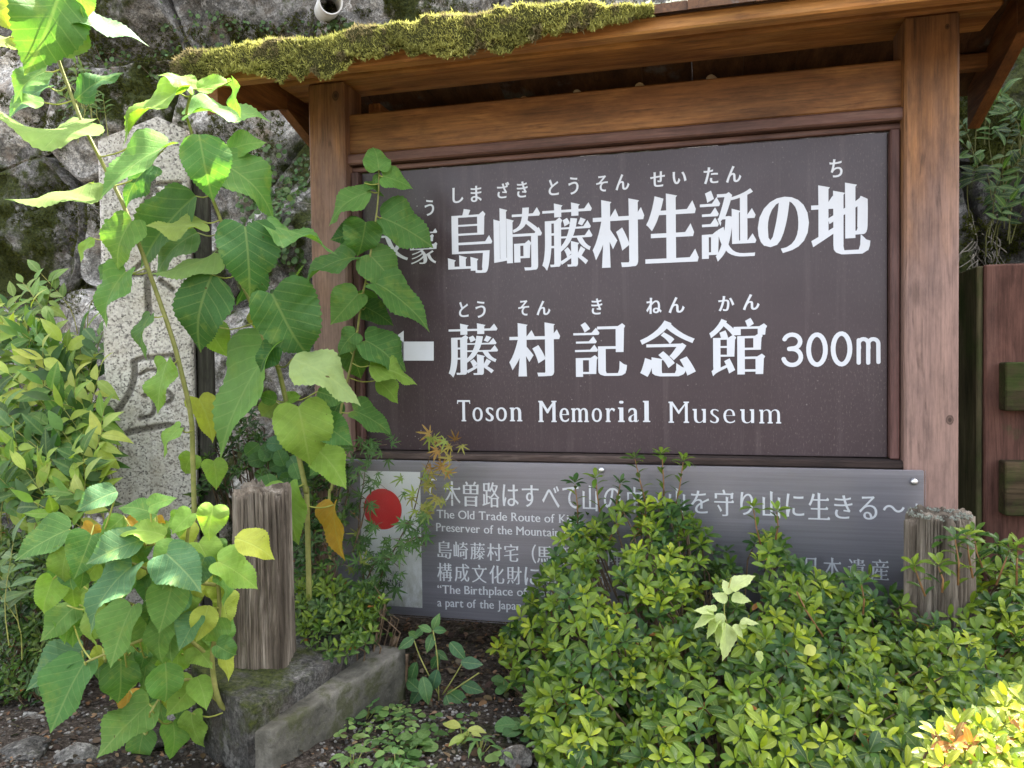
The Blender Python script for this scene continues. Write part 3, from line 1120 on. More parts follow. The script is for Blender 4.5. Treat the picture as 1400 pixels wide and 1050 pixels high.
def restyle(loops, ax, ay, uroko=0.0, slab=0.0, lower=False):
    res = []
    for l in loops:
        # drop near-duplicate points
        q = [p for i, p in enumerate(l) if math.hypot(p[0] - l[i - 1][0], p[1] - l[i - 1][1]) > 1e-4]
        n = len(q)
        if n < 3:
            continue
        off = []
        for i in range(n):
            p0, p, p1 = q[i - 1], q[i], q[(i + 1) % n]
            N = []
            for a, b in ((p0, p), (p, p1)):
                dx, dy = b[0] - a[0], b[1] - a[1]
                L = math.hypot(dx, dy)
                nx_, ny_ = dy / L, -dx / L
                N.append((nx_, ny_, nx_ * nx_ * ax + ny_ * ny_ * ay))
            (a1, b1, k1), (a2, b2, k2) = N
            det = a1 * b2 - a2 * b1
            if abs(det) < 0.35:
                mx_, my_ = a1 + a2, b1 + b2
                L = math.hypot(mx_, my_) or 1
                k = (k1 + k2) / 2
                o = (mx_ / L * k, my_ / L * k)
            else:
                o = ((k1 * b2 - k2 * b1) / det, (a1 * k2 - a2 * k1) / det)
            m = math.hypot(*o)
            lim = 1.6 * max(abs(ax), abs(ay))
            if m > lim:
                o = (o[0] * lim / m, o[1] * lim / m)
            off.append((p[0] + o[0], p[1] + o[1]))
        # terminals are looked for on the untouched outline, built on the shifted one
        out = []
        def ed(i):
            a, b = q[i % n], q[(i + 1) % n]
            return b[0] - a[0], b[1] - a[1]
        skip = {}
        for i in range(n):
            dx, dy = ed(i)
            px_, py_ = ed(i - 1)
            nx_, ny_ = ed(i + 1)
            flat = lambda x, y: abs(y) < 0.12 * abs(x)
            steep = lambda x, y: abs(x) < 0.12 * abs(y)
            # right-hand end of a horizontal stroke, and the shoulder of a turned stroke
            if uroko and dy > 0 and steep(dx, dy) and nx_ < -0.06 and flat(nx_, ny_):
                j = (i + 1) % n
                x, y = off[j]
                if dy < 0.12 and px_ > 0.05 and flat(px_, py_):
                    skip[j] = [(x + 0.02, y - 0.004), (x - 0.045, y + uroko), (x - 0.06 - uroko * 0.8, y + 0.002)]
                elif dy > 0.15:
                    skip[j] = [(x + 0.012, y - 0.035), (x + 0.035, y + 0.002), (x - 0.02, y + uroko * 0.55), (x - 0.10, y + 0.002)]
            # head of an upright
            if uroko and dx < 0 and flat(dx, dy) and abs(dx) < 0.13 and py_ > 0.05 and ny_ < -0.05 and steep(px_, py_) and steep(nx_, ny_):
                j, k = i, (i + 1) % n
                skip[j] = [(off[j][0], off[j][1] - 0.035), (off[j][0] + 0.028, off[j][1] - 0.012)]
                skip[k] = [(off[k][0] - 0.004, off[k][1] + 0.024)]
            if slab and abs(dx) < 0.2 and abs(dy) < 0.03:
                th = 0.034
                j, k = i, (i + 1) % n
                if dx > 0 and py_ < -0.12 and steep(px_, py_) and ny_ > 0.04:     # foot
                    x0, y0 = off[j]
                    x1, y1 = off[k]
                    skip[j] = [(x0, y0 + th + 0.012), (x0 - slab, y0 + th), (x0 - slab, y0)]
                    skip[k] = [(x1 + slab, y0), (x1 + slab, y0 + th), (x1, y0 + th + 0.012)]
                elif dx < 0 and py_ > 0.04 and ny_ < -0.12:                       # head
                    x1, y1 = off[j]
                    x0, y0 = off[k]
                    if not lower and steep(px_, py_):
                        skip[j] = [(x1, y0 - th - 0.012), (x1 + slab, y0 - th), (x1 + slab, y0)]
                    skip[k] = [(x0 - slab, y0), (x0 - slab, y0 - th), (x0, y0 - th - 0.02)]
            if slab and abs(dy) < 0.16 and steep(dx, dy) and abs(px_) > 0.12 and flat(px_, py_) and abs(nx_) > 0.12 and flat(nx_, ny_):
                j, k = i, (i + 1) % n                                              # arms of T, E
                if dy < 0:
                    skip[k] = [(off[k][0] - 0.012, off[k][1] - slab * 1.3), (off[k][0] + 0.022, off[k][1] - slab * 1.3), (off[k][0] + 0.045, off[k][1])]
                else:
                    skip[j] = [(off[j][0] - 0.045, off[j][1]), (off[j][0] - 0.022, off[j][1] - slab * 1.3), (off[j][0] + 0.012, off[j][1] - slab * 1.3)]
        for i in range(n):
            out.extend(skip.get(i, [off[i]]))
        res.append(out)
    return res


def fill_loops(loops):
    """flat triangles covering everything the outlines wind around"""
    pts, ed = [], []
    for l in loops:
        b0 = len(pts)
        pts += [Vector((c[0], c[1])) for c in l]
        ed += [(b0 + i, b0 + (i + 1) % len(l)) for i in range(len(l))]
    r_ = delaunay_2d_cdt(pts, ed, [], 0, 1e-6)
    v = [(p.x, p.y) for p in r_[0]]
    tri = [tuple(q) for q in r_[2]]
    if not tri:
        return v, []
    C_ = np.array([[sum(v[i][0] for i in q) / len(q), sum(v[i][1] for i in q) / len(q)] for q in tri])
    wind = np.zeros(len(C_))
    for l in loops:
        a = np.array(l)
        b_ = np.roll(a, -1, 0)
        for (x1, y1), (x2, y2) in zip(a, b_):
            if y1 == y2:
                continue
            side = (x2 - x1) * (C_[:, 1] - y1) - (C_[:, 0] - x1) * (y2 - y1)
            wind += np.where((y1 <= C_[:, 1]) & (y2 > C_[:, 1]) & (side > 0), 1, 0)
            wind -= np.where((y1 > C_[:, 1]) & (y2 <= C_[:, 1]) & (side < 0), 1, 0)
    return v, [q for q, w in zip(tri, wind) if w > 0]


def bounds(loops):
    xs_ = [p[0] for l in loops for p in l]
    ys_ = [p[1] for l in loops for p in l]
    return min(xs_), max(xs_), min(ys_), max(ys_)


_fill = {}


def put_glyph(bag, ch, x0, x1, z0, z1, Y, style):
    key = (ch, tuple(sorted(style.items())))
    if key not in _fill:
        lp = restyle(glyph_loops(ch), **style)
        _fill[key] = (fill_loops(lp), bounds(lp))
    (v, f), (a, b, c, d) = _fill[key]
    vv = [(x0 + (p[0] - a) / (b - a) * (x1 - x0), Y, z0 + (p[1] - c) / (d - c) * (z1 - z0)) for p in v]
    bag.add(vv, f)


def glyph_px(bag, ch, u0, u1, v0, v1, Y, style):
    um, vm = (u0 + u1) / 2, (v0 + v1) / 2
    put_glyph(bag, ch, P(u0, vm, Y).x, P(u1, vm, Y).x, P(um, v1, Y).z, P(um, v0, Y).z, Y, style)


def line_text(bag, txt, u0, u1, vb0, vb1, cap_px, Y, style, space=0.30):
    """a line of Latin text whose baseline runs from (u0, vb0) to (u1, vb1)"""
    A, B = P(u0, vb0, Y), P(u1, vb1, Y)
    cap = P(u0, vb0 - cap_px, Y).z - A.z
    adv, pen = [], 0
    for ch in txt:
        if ch == ' ':
            pen += space
            adv.append(None)
            continue
        lp = restyle(glyph_loops(ch), **style)
        a, b, c, d = bounds(lp)
        adv.append((pen - a, lp))
        pen += (b - a) + 0.045
    sx = (B.x - A.x) / (pen - 0.045)
    sz = cap / 0.70
    for ad in adv:
        if ad is None:
            continue
        off, lp = ad
        v, f = fill_loops(lp)
        bag.add([(A.x + (p[0] + off) * sx, Y, A.z + (B.z - A.z) * ((p[0] + off) * sx) / (B.x - A.x) + p[1] * sz) for p in v], f)


# ------------------------------------------------------------------ the roofed sign
XL0, XL1 = -1.012, -0.909        # left post
XR0, XR1 = 0.4215, 0.530          # right post
sign = thing('roofed_sign', 'large wooden sign with brown panel, white Japanese lettering and small mossy roof', 'sign', (-0.26, 0, 0))
box('post', XL0, XL1, -0.05, 0.06, 0, H + 0.736, M['post'], sign, 0.005)
box('post', XR0, XR1, -0.05, 0.06, 0, H + 0.736, M['post'], sign, 0.005)
# knot and nail head on the uprights
box('top_rail', XL1 - 0.01, XR0 + 0.01, -0.018, 0.04, H + 0.552, H + 0.657, M['rail'], sign, 0.004)
box('moulding', XL1 - 0.005, XR0 + 0.005, -0.034, 0.01, H + 0.5215, H + 0.549, M['mould_x'], sign, 0.004)
box('moulding', XL1 - 0.005, XR0 + 0.005, -0.010, 0.01, H + 0.507, H + 0.520, M['mould_x'], sign, 0.002)
box('side_strip', XL1 + 0.002, XL1 + 0.022, -0.022, 0.012, H - 0.232, H + 0.505, M['mould_z'], sign, 0.003)
box('side_strip', XR0 - 0.022, XR0 - 0.002, -0.022, 0.012, H - 0.232, H + 0.505, M['mould_z'], sign, 0.003)
box('sill', XL1 - 0.005, XR0 + 0.005, -0.040, 0.03, H - 0.252, H - 0.233, M['sill'], sign, 0.004)
box('bottom_rail', XL1 - 0.005, XR0 + 0.005, -0.022, 0.03, H - 0.34, H - 0.254, M['sill'], sign, 0.004)
box('panel', XL1 + 0.024, XR0 - 0.024, 0.0, 0.02, H - 0.230, H + 0.504, M['panel'], sign, 0.001)

YP = -0.0012
MINL = dict(ax=0.052, ay=-0.008, uroko=0.11)
MIND = dict(ax=0.033, ay=-0.013, uroko=0.085)
KANA = dict(ax=0.030, ay=0.008)
NOS = dict(ax=0.055, ay=-0.012)
b = Bag()
for ch, u0, u1, v0, v1, st in [
        ('文', 521, 559, 312, 357, MINL), ('豪', 560, 598, 313, 361, MIND),
        ('島', 612, 673, 285, 374, MIND), ('崎', 675, 741, 283, 371, MIND), ('藤', 741, 810, 277, 369, MIND), ('村', 810, 881, 272, 366, MINL),
        ('生', 882, 955, 264, 359, MINL), ('誕', 957, 1034, 259, 357, MIND), ('の', 1036, 1106, 269, 346, NOS), ('地', 1109, 1190, 250, 348, MINL),
        ('藤', 613, 681, 442, 516, MIND), ('村', 696, 766, 441, 515, MINL), ('記', 784, 857, 440, 515, MIND), ('念', 875, 951, 438, 515, MINL), ('館', 970, 1049, 435, 514, MIND)]:
    b = Bag()
    glyph_px(b, ch, u0, u1, v0, v1, YP, st)
    b.build('character', M['letter'], sign, smooth=False)
b = Bag()
for ch, uc, vc, w, h in [
        ('う', 587, 284, 13, 22), ('し', 626, 267, 15, 21), ('ま', 651, 265, 15, 22), ('ざ', 688, 260, 17, 22), ('き', 714, 259, 15, 22), ('と', 757, 256, 14, 22), ('う', 784, 254, 14, 24),
        ('そ', 823, 251, 16, 22), ('ん', 851, 249, 19, 22), ('せ', 899, 245, 20, 21), ('い', 929, 243, 19, 17), ('た', 972, 240, 20, 23), ('ん', 1003, 238, 21, 23), ('ち', 1143, 230, 18, 25),
        ('と', 634, 423, 13, 21), ('う', 657, 423, 14, 23), ('そ', 716, 421, 15, 21), ('ん', 743, 421, 19, 20), ('き', 816, 419, 15, 22), ('ね', 894, 418, 21, 22), ('ん', 925, 417, 22, 22),
        ('か', 993, 415, 22, 21), ('ん', 1027, 413, 23, 22)]:
    b = Bag()
    glyph_px(b, ch, uc - w / 2, uc + w / 2, vc - h / 2, vc + h / 2, YP, KANA)
    b.build('small_character', M['letter'], sign, smooth=False)
b = Bag()
BOLD = dict(ax=0.016, ay=-0.016, slab=0.045)
BOLDL = dict(ax=0.016, ay=-0.016, slab=0.04, lower=True)
THIN = dict(ax=0.001, ay=-0.024, slab=0.045)
THINL = dict(ax=0.001, ay=-0.024, slab=0.04, lower=True)


def latin_word(bag, word, us, vtop0, vtop1, vb0, vb1, su, sl_):
    """letters fitted one by one; us: (u0,u1) of every letter"""
    n = len(word)
    for i, (ch, (a, c)) in enumerate(zip(word, us)):
        t = ((a + c) / 2 - us[0][0]) / (us[-1][1] - us[0][0])
        vb = vb0 + (vb1 - vb0) * t
        vt = vtop0 + (vtop1 - vtop0) * t
        tall = ch.isupper() or ch in 'l'
        if ch == 'i':
            vt += 0
        elif not tall:
            vt = vb - (vb - vt) * 0.66
        bag = Bag()
        glyph_px(bag, ch, a, c, vt, vb, YP, su if tall and ch != 'l' else sl_)
        bag.build('english_letter', M['letter'], sign, smooth=False)


latin_word(b, 'Toson', [(625, 643), (646, 660), (664, 675), (678, 693), (697, 714)], 547, 547, 576, 576, BOLD, BOLDL)
latin_word(b, 'Memorial', [(736, 761), (765, 778), (781, 805), (809, 823), (828, 841), (845, 854), (859, 873), (879, 889)], 548, 548, 577, 577, BOLD, BOLDL)
latin_word(b, 'Museum', [(914, 942), (947, 965), (971, 983), (989, 1005), (1012, 1031), (1038, 1068)], 549, 550, 578, 579, THIN, THINL)

# arrow pointing left, and the distance in round strokes
b = Bag()
for poly in ([(548, 467), (593, 467), (593, 493), (548, 493)], [(552, 452), (552, 508), (514, 480)]):
    b.add([tuple(P(u, v, YP)) for u, v in poly], [tuple(range(len(poly)))])
b.build('arrow', M['letter'], sign, smooth=False)


def stroke_px(bag, pts, r, Y, closed=False, seg=7):
    W_ = [P(u, v, Y) for u, v in pts]
    rr = (P(pts[0][0] + r, pts[0][1], Y) - P(pts[0][0], pts[0][1], Y)).length
    n = len(W_)
    left, right = [], []
    for i in range(n):
        a = W_[(i - 1) % n] if (closed or i) else W_[i]
        c = W_[(i + 1) % n] if (closed or i < n - 1) else W_[i]
        t = (c - a).normalized()
        nn = Vector((-t.z, 0, t.x))
        left.append(W_[i] + nn * rr)
        right.append(W_[i] - nn * rr)
    v = [tuple(p) for p in left + right]
    f = [(i, (i + 1) % n, n + (i + 1) % n, n + i) for i in range(n if closed else n - 1)]
    bag.add(v, f)
    if not closed:
        for e, w in ((0, 1), (n - 1, n - 2)):
            t = (W_[e] - W_[w]).normalized()
            nn = Vector((-t.z, 0, t.x))
            fan = [W_[e] + nn * rr * math.cos(a) + t * rr * math.sin(a) for a in [math.pi * k / seg for k in range(seg + 1)]]
            bag.add([tuple(p) for p in fan], [tuple(range(seg + 1))])


b = Bag()
def arc(cu, cv, ru, rv, a0, a1, n=14):
    return [(cu + ru * math.cos(R(a0 + (a1 - a0) * k / n)), cv - rv * math.sin(R(a0 + (a1 - a0) * k / n))) for k in range(n + 1)]


stroke_px(b, arc(1083, 467, 11, 9.5, 160, -90, 14) + [(1079, 477)], 3.1, YP - 0.0001)
stroke_px(b, [(1079, 477.2)] + arc(1083, 488, 12, 11, 90, -165, 16), 3.1, YP - 0.0002)
stroke_px(b, arc(1117, 478, 11.5, 20.5, 0, 345, 24), 3.3, YP, True)
stroke_px(b, arc(1150.5, 477, 11.5, 21, 0, 345, 24), 3.3, YP, True)
stroke_px(b, [(1174, 465), (1174, 496)], 2.9, YP)
stroke_px(b, [(1174.5, 476)] + arc(1180.5, 470, 6.5, 6.5, 180, 0, 10) + [(1187, 496)], 2.9, YP - 0.0001)
stroke_px(b, [(1187.5, 476)] + arc(1194, 470, 6.8, 6.5, 180, 0, 10) + [(1201, 495)], 2.9, YP - 0.0002)
b.build('distance_lettering', M['letter'], sign, smooth=False)

# beam along the ridge, boards, rafters
RX0, RX1 = -1.19, 0.74
box('ridge_beam', -1.10, 0.615, -0.05, 0.09, H + 0.738, H + 0.800, M['beam'], sign, 0.006)
SLF = (0.815 - 0.685) / 0.34      # front slope


def roof_z(y):
    return H + (0.812 - abs(y - 0.02) * 0.36)


for k in range(15):
    x0 = RX0 + (RX1 - RX0) * k / 15 + 0.0003
    x1 = RX0 + (RX1 - RX0) * (k + 1) / 15 - 0.0003
    jz = random.uniform(-0.002, 0.002)
    for y0, y1 in ((-0.325 + random.uniform(-.006, .006), 0.018), (0.022, 0.37 + random.uniform(-.008, .008))):
        v = []
        for (x, y, dz) in [(x0, y0, 0), (x1, y0, 0), (x1, y1, 0), (x0, y1, 0), (x0, y0, 0.018), (x1, y0, 0.018), (x1, y1, 0.018), (x0, y1, 0.018)]:
            v.append((x, y, roof_z(y) + dz + jz))
        mesh_obj('roof_board', v, [(3, 2, 1, 0), (4, 5, 6, 7), (0, 1, 5, 4), (1, 2, 6, 5), (2, 3, 7, 6), (3, 0, 4, 7)], M['roofboard'], sign)
box('eave_batten', -1.14, 0.70, -0.300, -0.262, roof_z(-0.30) - 0.034, roof_z(-0.30) - 0.002, M['beam'], sign, 0.004)
box('eave_batten', -1.14, 0.70, 0.20, 0.235, roof_z(0.235) - 0.040, roof_z(0.235) - 0.003, M['rail'], sign, 0.004)
for xr in (-1.140, 0.662):
    for side in (-1, 1):
        ye = -0.295 if side < 0 else 0.35
        ym = 0.018 if side < 0 else 0.022
        pts4 = [(ye, roof_z(ye) - 0.105), (ym, roof_z(ym) - 0.110), (ym, roof_z(ym) - 0.004), (ye, roof_z(ye) - 0.004)]
        v = [(xr, y, z) for y, z in pts4] + [(xr + 0.028, y, z) for y, z in pts4]
        if side < 0 and False:
            pass
        mesh_obj('barge_board', v, [(0, 1, 2, 3), (7, 6, 5, 4), (0, 4, 5, 1), (1, 5, 6, 2), (2, 6, 7, 3), (3, 7, 4, 0)], M['rafter'], sign)
# short struts holding the roof in front of and behind each post
for xr in (-0.99, 0.466):
    v = []
    for (y, za, zb) in ((-0.26, 0.075, 0.04), (-0.052, 0.125, 0.005)):
        pass
for xr in (XL1 + 0.004,):
    box('rafter', xr, xr + 0.035, 0.092, 0.34, H + 0.66, H + 0.72, M['rafter'], sign, 0.003, None)

# weathered roof-board ends with a crust of lichen, moss bank along the eave
mb = Bag()
lump = lambda x, y: fbm(np.stack([x * 9, y * 9, x * 0], -1), 4)
xs = np.linspace(RX0 - 0.02, -0.10, 300)
prof_s = np.linspace(0, 1, 26)                         # from under the eave lip up and over to the back


def moss_surf(x, s):
    """rounded bank: lip hanging at the eave, top running back up the slope"""
    n = fbm(np.stack([x * 11, s * 3, x * 0 + 2], -1), 4)
    n2 = fbm(np.stack([x * 38, s * 9, x * 0 + 5], -1), 3)
    endf = np.clip((x - (RX0 - 0.02)) / 0.05, 0.25, 1) * np.clip((-0.10 - x) / 0.28 + 0.5 * fbm(np.stack([x * 20, x * 0, x * 0], -1), 3) * (x > -0.35), 0.0, 1) ** 0.6
    th = (0.027 + 0.020 * n + 0.010 * n2) * endf
    hang = (0.022 + 0.040 * np.clip(n + 0.1, -0.5, 1) + 0.022 * n2) * endf
    a = np.clip(s / 0.45, 0, 1)
    yl = -0.330 - th * 0.55 * np.sin(np.pi * (0.12 + 0.88 * a) * 0.95)
    zl = (roof_z(-0.33) - hang) + (hang + 0.018 + th) * (1 - np.cos(np.pi * a * 0.5)) ** 0.8
    b_ = np.clip((s - 0.45) / 0.55, 0, 1)
    y = np.where(s < 0.45, yl, -0.330 + b_ * 0.30)
    z = np.where(s < 0.45, zl, roof_z(-0.33 + b_ * 0.30) + 0.018 + th * (1 - b_ * 0.35))
    return np.stack([x, y, z], -1)


XX, SS = np.meshgrid(xs, prof_s)
vv = moss_surf(XX, SS)
nx = len(xs)
f = [(j * nx + i, j * nx + i + 1, (j + 1) * nx + i + 1, (j + 1) * nx + i) for j in range(len(prof_s) - 1) for i in range(nx - 1)]
mb.add(vv.reshape(-1, 3), f, None, (0.05, 0.05, 0.015))
K = 26000
sx = rng.uniform(RX0 - 0.015, -0.10, K)
ss = rng.uniform(0.0, 1.0, K) ** 1.1
b0 = moss_surf(sx, ss)
e = 1e-3
du = moss_surf(sx + e, ss) - b0
dv = moss_surf(sx, np.clip(ss + e, 0, 1)) - moss_surf(sx, np.clip(ss - e, 0, 1))
nn = np.cross(du, dv)
nn /= np.linalg.norm(nn, axis=1)[:, None] + 1e-12
nn[nn[:, 1] > 0.2] *= -1
nn = np.where((nn[:, 2] < -0.5)[:, None], -nn, nn)
g = np.clip(fbm(b0 * 13, 3)[:, None] * 0.9 + 0.55, 0, 1)
tn = (1 - g) * np.array([0.13, 0.14, 0.035]) + g * np.array([0.44, 0.43, 0.12])
dry = (fbm(b0 * 30 + 9, 2)[:, None] > 0.25)
tn = np.where(dry, np.array([0.20, 0.17, 0.08]), tn)
moss_blades(mb, b0 - nn * 0.004, nn * 0.8 + np.array([0, -0.05, 0.35]), rng.uniform(0.0055, 0.0105, K), tn, 0.6, 0.15, 5)
tag(mb.build('roof_moss', M['moss'], None, smooth=False), kind='stuff', label='thick yellow green moss cushion growing along the eave of the sign roof', cat='moss')
# thin lichen crust on the bare boards to the right
lb = Bag()
K = 900
sx = rng.uniform(-0.14, 0.55, K)
sy = rng.uniform(-0.33, 0.0, K)
keep = fbm(np.stack([sx * 12, sy * 12, sx * 0], -1), 4) > 0.02
sx, sy = sx[keep], sy[keep]
bz = np.array([roof_z(y) for y in sy]) + 0.019
moss_blades(lb, np.stack([sx, sy, bz], 1), np.tile([0, -0.2, 1.0], (len(sx), 1)), rng.uniform(0.006, 0.013, len(sx)), np.tile([0.33, 0.36, 0.30], (len(sx), 1)), 0.9, 0.4, 6)
tag(lb.build('roof_lichen', M['moss'], None, smooth=False), kind='stuff', label='pale grey lichen crust on the bare boards at the right of the sign roof', cat='lichen')

# dead leaves lying on the top rail
for (u, v, Lx, tn_) in [(868, 128, 0.035, (0.45, 0.36, 0.2)), (783, 123, 0.03, (0.42, 0.36, 0.24)), (712, 130, 0.022, (0.30, 0.22, 0.12)), (965, 104, 0.04, (0.4, 0.33, 0.22)), (1228, 45, 0.03, (0.35, 0.28, 0.18))]:
    p = P(u, v, 0.012)
    p.z = H + 0.664
    bb = Bag()
    put_leaf(bb, T_SOV[1], p, (1, 0.2, 0.25), (0.1, -0.9, 0.5), Lx, tn_, 1.5)
    o = bb.build('dead_leaf', M['litter'])
    where = {868: 'curled beige dead leaf on the sign rail, second from the left post', 783: 'pale dead leaf lying on the sign rail nearest the left post'}.get(u)
    names = {868: 'curled beige dead leaf on the top rail above the small kana of the panel', 783: 'pale dead leaf on the top rail under the thick moss',
             712: 'small brown dead leaf on the top rail, leftmost of those lying there', 965: 'wide pale dead leaf on the top rail below the end of the moss',
             1228: 'crumpled dead leaf caught at the top of the right post'}
    tag(o, names[u], 'dead leaf', 'dead leaves on the sign rail')

# ------------------------------------------------------------------ lower information board
board = thing('information_board', 'grey information board with white bilingual text and red disc poster, half hidden by azaleas', 'sign', (-0.26, -0.065, H - 0.648))
BX0, BX1, BZ0, BZ1 = -0.945, 0.457, H - 0.649, H - 0.250
box('back_plate', BX0, BX1, -0.066, -0.052, BZ0, BZ1, M['board'], board, 0.001)
box('acrylic_cover', BX0, BX1 + 0.001, -0.0745, -0.0715, BZ0 - 0.001, BZ1 + 0.002, M['acrylic'], board, 0)
YB = -0.0672
pp = [P(470, 640, YB), P(576, 646, YB), P(576, 832, YB), P(470, 822, YB)]
pz0, pz1, px0, px1 = P(560, 830, YB).z, P(560, 645, YB).z, P(494, 740, YB).x, P(576, 740, YB).x
mesh_obj('poster', [(px0, YB, pz0), (px1, YB, pz0), (px1, YB, pz1), (px0, YB, pz1)], [(0, 1, 2, 3)], M['poster'], board)
c = P(523, 696, YB - 0.0006)
rr = (P(549, 696, YB).x - P(497, 696, YB).x) / 2
mesh_obj('red_disc', [(c.x + rr * math.cos(a), YB - 0.0006, c.z + rr * math.sin(a)) for a in [2 * math.pi * k / 48 for k in range(48)]], [tuple(range(48))], M['red'], board)
b = Bag()
for ch, uc in (('日', 507), ('本', 520), ('遺', 533), ('産', 545)):
    glyph_px(b, ch, uc - 5.5, uc + 5.5, 792, 804, YB - 0.0006, MIND)
b.build('poster_lettering', M['ink'], board, smooth=False)
b = Bag()
for k in range(9):
    x = P(506 + k * 3.6, 760, YB).x
    hh = random.uniform(0.010, 0.030)
    z0 = P(520, 768, YB).z
    b.add([(x, YB - 0.0006, z0), (x + 0.0045, YB - 0.0006, z0), (x + 0.0045, YB - 0.0006, z0 + hh), (x, YB - 0.0006, z0 + hh * 0.9)], [(0, 1, 2, 3)])
b.build('poster_emblem', M['inkgrey'], board, smooth=False)
b = Bag()
line_text(b, 'JAPAN HERITAGE', 504, 546, 783, 786, 5, YB - 0.0006, dict(ax=0.0, ay=0.0))
b.build('poster_lettering', M['inkgrey'], board, smooth=False)
T1 = dict(ax=0.016, ay=-0.012, uroko=0.06)
T1K = dict(ax=0.014, ay=-0.004)
b = Bag()
hz = lambda v0, v1, u: v0 + (v1 - v0) * (u - 600) / 600.0
big = [('「', 592, 10), ('木', 618, 23), ('曽', 644, 22), ('路', 671, 23), ('は', 698, 22), ('す', 725, 23), ('べ', 753, 24), ('て', 780, 22), ('山', 807, 21), ('の', 837, 23), ('中', 868, 21),
       ('〜', 898, 24), ('山', 926, 23), ('を', 957, 25), ('守', 990, 27), ('り', 1021, 18), ('山', 1055, 25), ('に', 1087, 25), ('生', 1120, 30), ('き', 1153, 25), ('る', 1187, 25), ('〜', 1222, 30), ('」', 1250, 9)]
for ch, uc, w in big:
    vc = 674.5 + (uc - 618) * (692.0 - 674.5) / (1120 - 618)
    hh = 34 + (uc - 600) * 0.006
    if ch == '〜':
        h2, vo = 10, 0
    elif ch == '「':
        h2, vo = 22, -8
    elif ch == '」':
        h2, vo = 20, 2
    elif ch in 'はすべてのをりにきる':
        h2, vo = hh * 0.86, 0
    else:
        h2, vo = hh, 0
    b = Bag()
    glyph_px(b, ch, uc - w / 2, uc + w / 2, vc + vo - h2 / 2, vc + vo + h2 / 2, YB, T1K if ch in 'はすべてのをりにきる〜「」' else T1)
    b.build('character', M['letter2'], board, smooth=False)
small4 = [('島', 608, 20), ('崎', 630, 20), ('藤', 653, 20), ('村', 676, 20), ('宅', 699, 20), ('（', 730, 6), ('馬', 744, 20), ('籠', 768, 21), ('宿', 791, 20), ('本', 816, 20), ('陣', 841, 20),
          ('令', 943, 21), ('日', 1109, 15), ('本', 1138, 24), ('遺', 1171, 24), ('産', 1203, 25)]
for ch, uc, w in small4:
    b = Bag()
    vc = 751.5 + (uc - 608) * (779.5 - 751.5) / 595
    glyph_px(b, ch, uc - w / 2, uc + w / 2, vc - 12.5 * w / 21 if w > 15 else vc - 13, vc + 12.5 * w / 21 if w > 15 else vc + 13, YB, T1)
    b.build('character', M['letter2'], board, smooth=False)
for i, ch in enumerate('構成文化財に追加認定'):
    uc = 608 + i * 23.6 + i * i * 0.05
    vc = 782 + (uc - 608) * 0.05
    b = Bag()
    glyph_px(b, ch, uc - 10.2, uc + 10.2, vc - 12.5, vc + 12.5, YB, T1K if ch == 'に' else T1)
    b.build('character', M['letter2'], board, smooth=False)
S1 = dict(ax=0.014, ay=-0.002, slab=0.028)
b = Bag()
line_text(b, 'The Old Trade Route of Kiso', 597, 793, 708, 716, 11.5, YB, S1)
b.build('english_lettering', M['letter2'], board, smooth=False)
b = Bag()
line_text(b, 'Preserver of the Mountain and S', 596, 806, 726, 736, 11.5, YB, S1)
b.build('english_lettering', M['letter2'], board, smooth=False)
b = Bag()
line_text(b, '“The Birthplace of Toson', 598, 770, 811, 817, 11.5, YB, S1)
b.build('english_lettering', M['letter2'], board, smooth=False)
b = Bag()
line_text(b, 'a part of the Japan', 598, 713, 829, 834, 11.5, YB, S1)
b.build('english_lettering', M['letter2'], board, smooth=False)
for (u, v) in ((1250, 659), (822, 643)):
    p = P(u, v, -0.076)
    bb = Bag()
    tube(bb, [(p.x, -0.0746, p.z), (p.x, -0.0775, p.z), (p.x, -0.0795, p.z)], [0.0075, 0.0075, 0.004], 14)
    bb.build('screw', M['steel'], board)

# ------------------------------------------------------------------ engraved granite pillar and dark stake behind it
pc = Pd(207, 525, 2.02)
ang = math.atan2(pc.x - CAM.x, pc.y - CAM.y) * 0.75
pil = thing('stone_marker', 'tall speckled granite pillar with engraved characters at the left of the sign', 'stone pillar', (pc.x, pc.y, 0))
pr = Vector((math.cos(ang), -math.sin(ang), 0))          # along its face, to the right
pn = Vector((-math.sin(ang), -math.cos(ang), 0))         # out of its face


def on_pillar(u, v):
    d = ray(u, v)
    o_ = Vector((pc.x, pc.y, 0))
    t = (o_ - CAM).dot(pn) / d.dot(pn)
    q = CAM + d * t
    return (q - o_).dot(pr), q.z


xl, _ = on_pillar(147, 450)
xr_, _ = on_pillar(267, 450)
ztl, ztr = on_pillar(150, 200)[1], on_pillar(228, 168)[1]
strokes = [
    ([(172, 379), (216, 378), (262, 374)], 3.5), ([(206, 340), (207, 400), (209, 440)], 5.0), ([(224, 386), (240, 398)], 4.0), ([(176, 330), (216, 326), (258, 322)], 3.5),
    ([(218, 345), (200, 362), (188, 372)], 3.0), ([(178, 262), (215, 258), (250, 256)], 3.5), ([(212, 235), (213, 262), (196, 300)], 4.0), ([(213, 262), (235, 285), (246, 300)], 4.0),
    ([(187, 496), (196, 491), (215, 489), (240, 487), (243, 498), (240, 512)], 3.6), ([(189, 495), (189, 515), (183, 535), (172, 553), (159, 570)], 4.6),
    ([(222, 506), (208, 506), (196, 512)], 2.8), ([(203, 540), (214, 535), (228, 533), (239, 540), (236, 548), (222, 552)], 3.8), ([(212, 535), (216, 552), (212, 566), (196, 570)], 3.4),
    ([(178, 591), (186, 588), (214, 583), (236, 580), (252, 586)], 4.8)]
ls = []
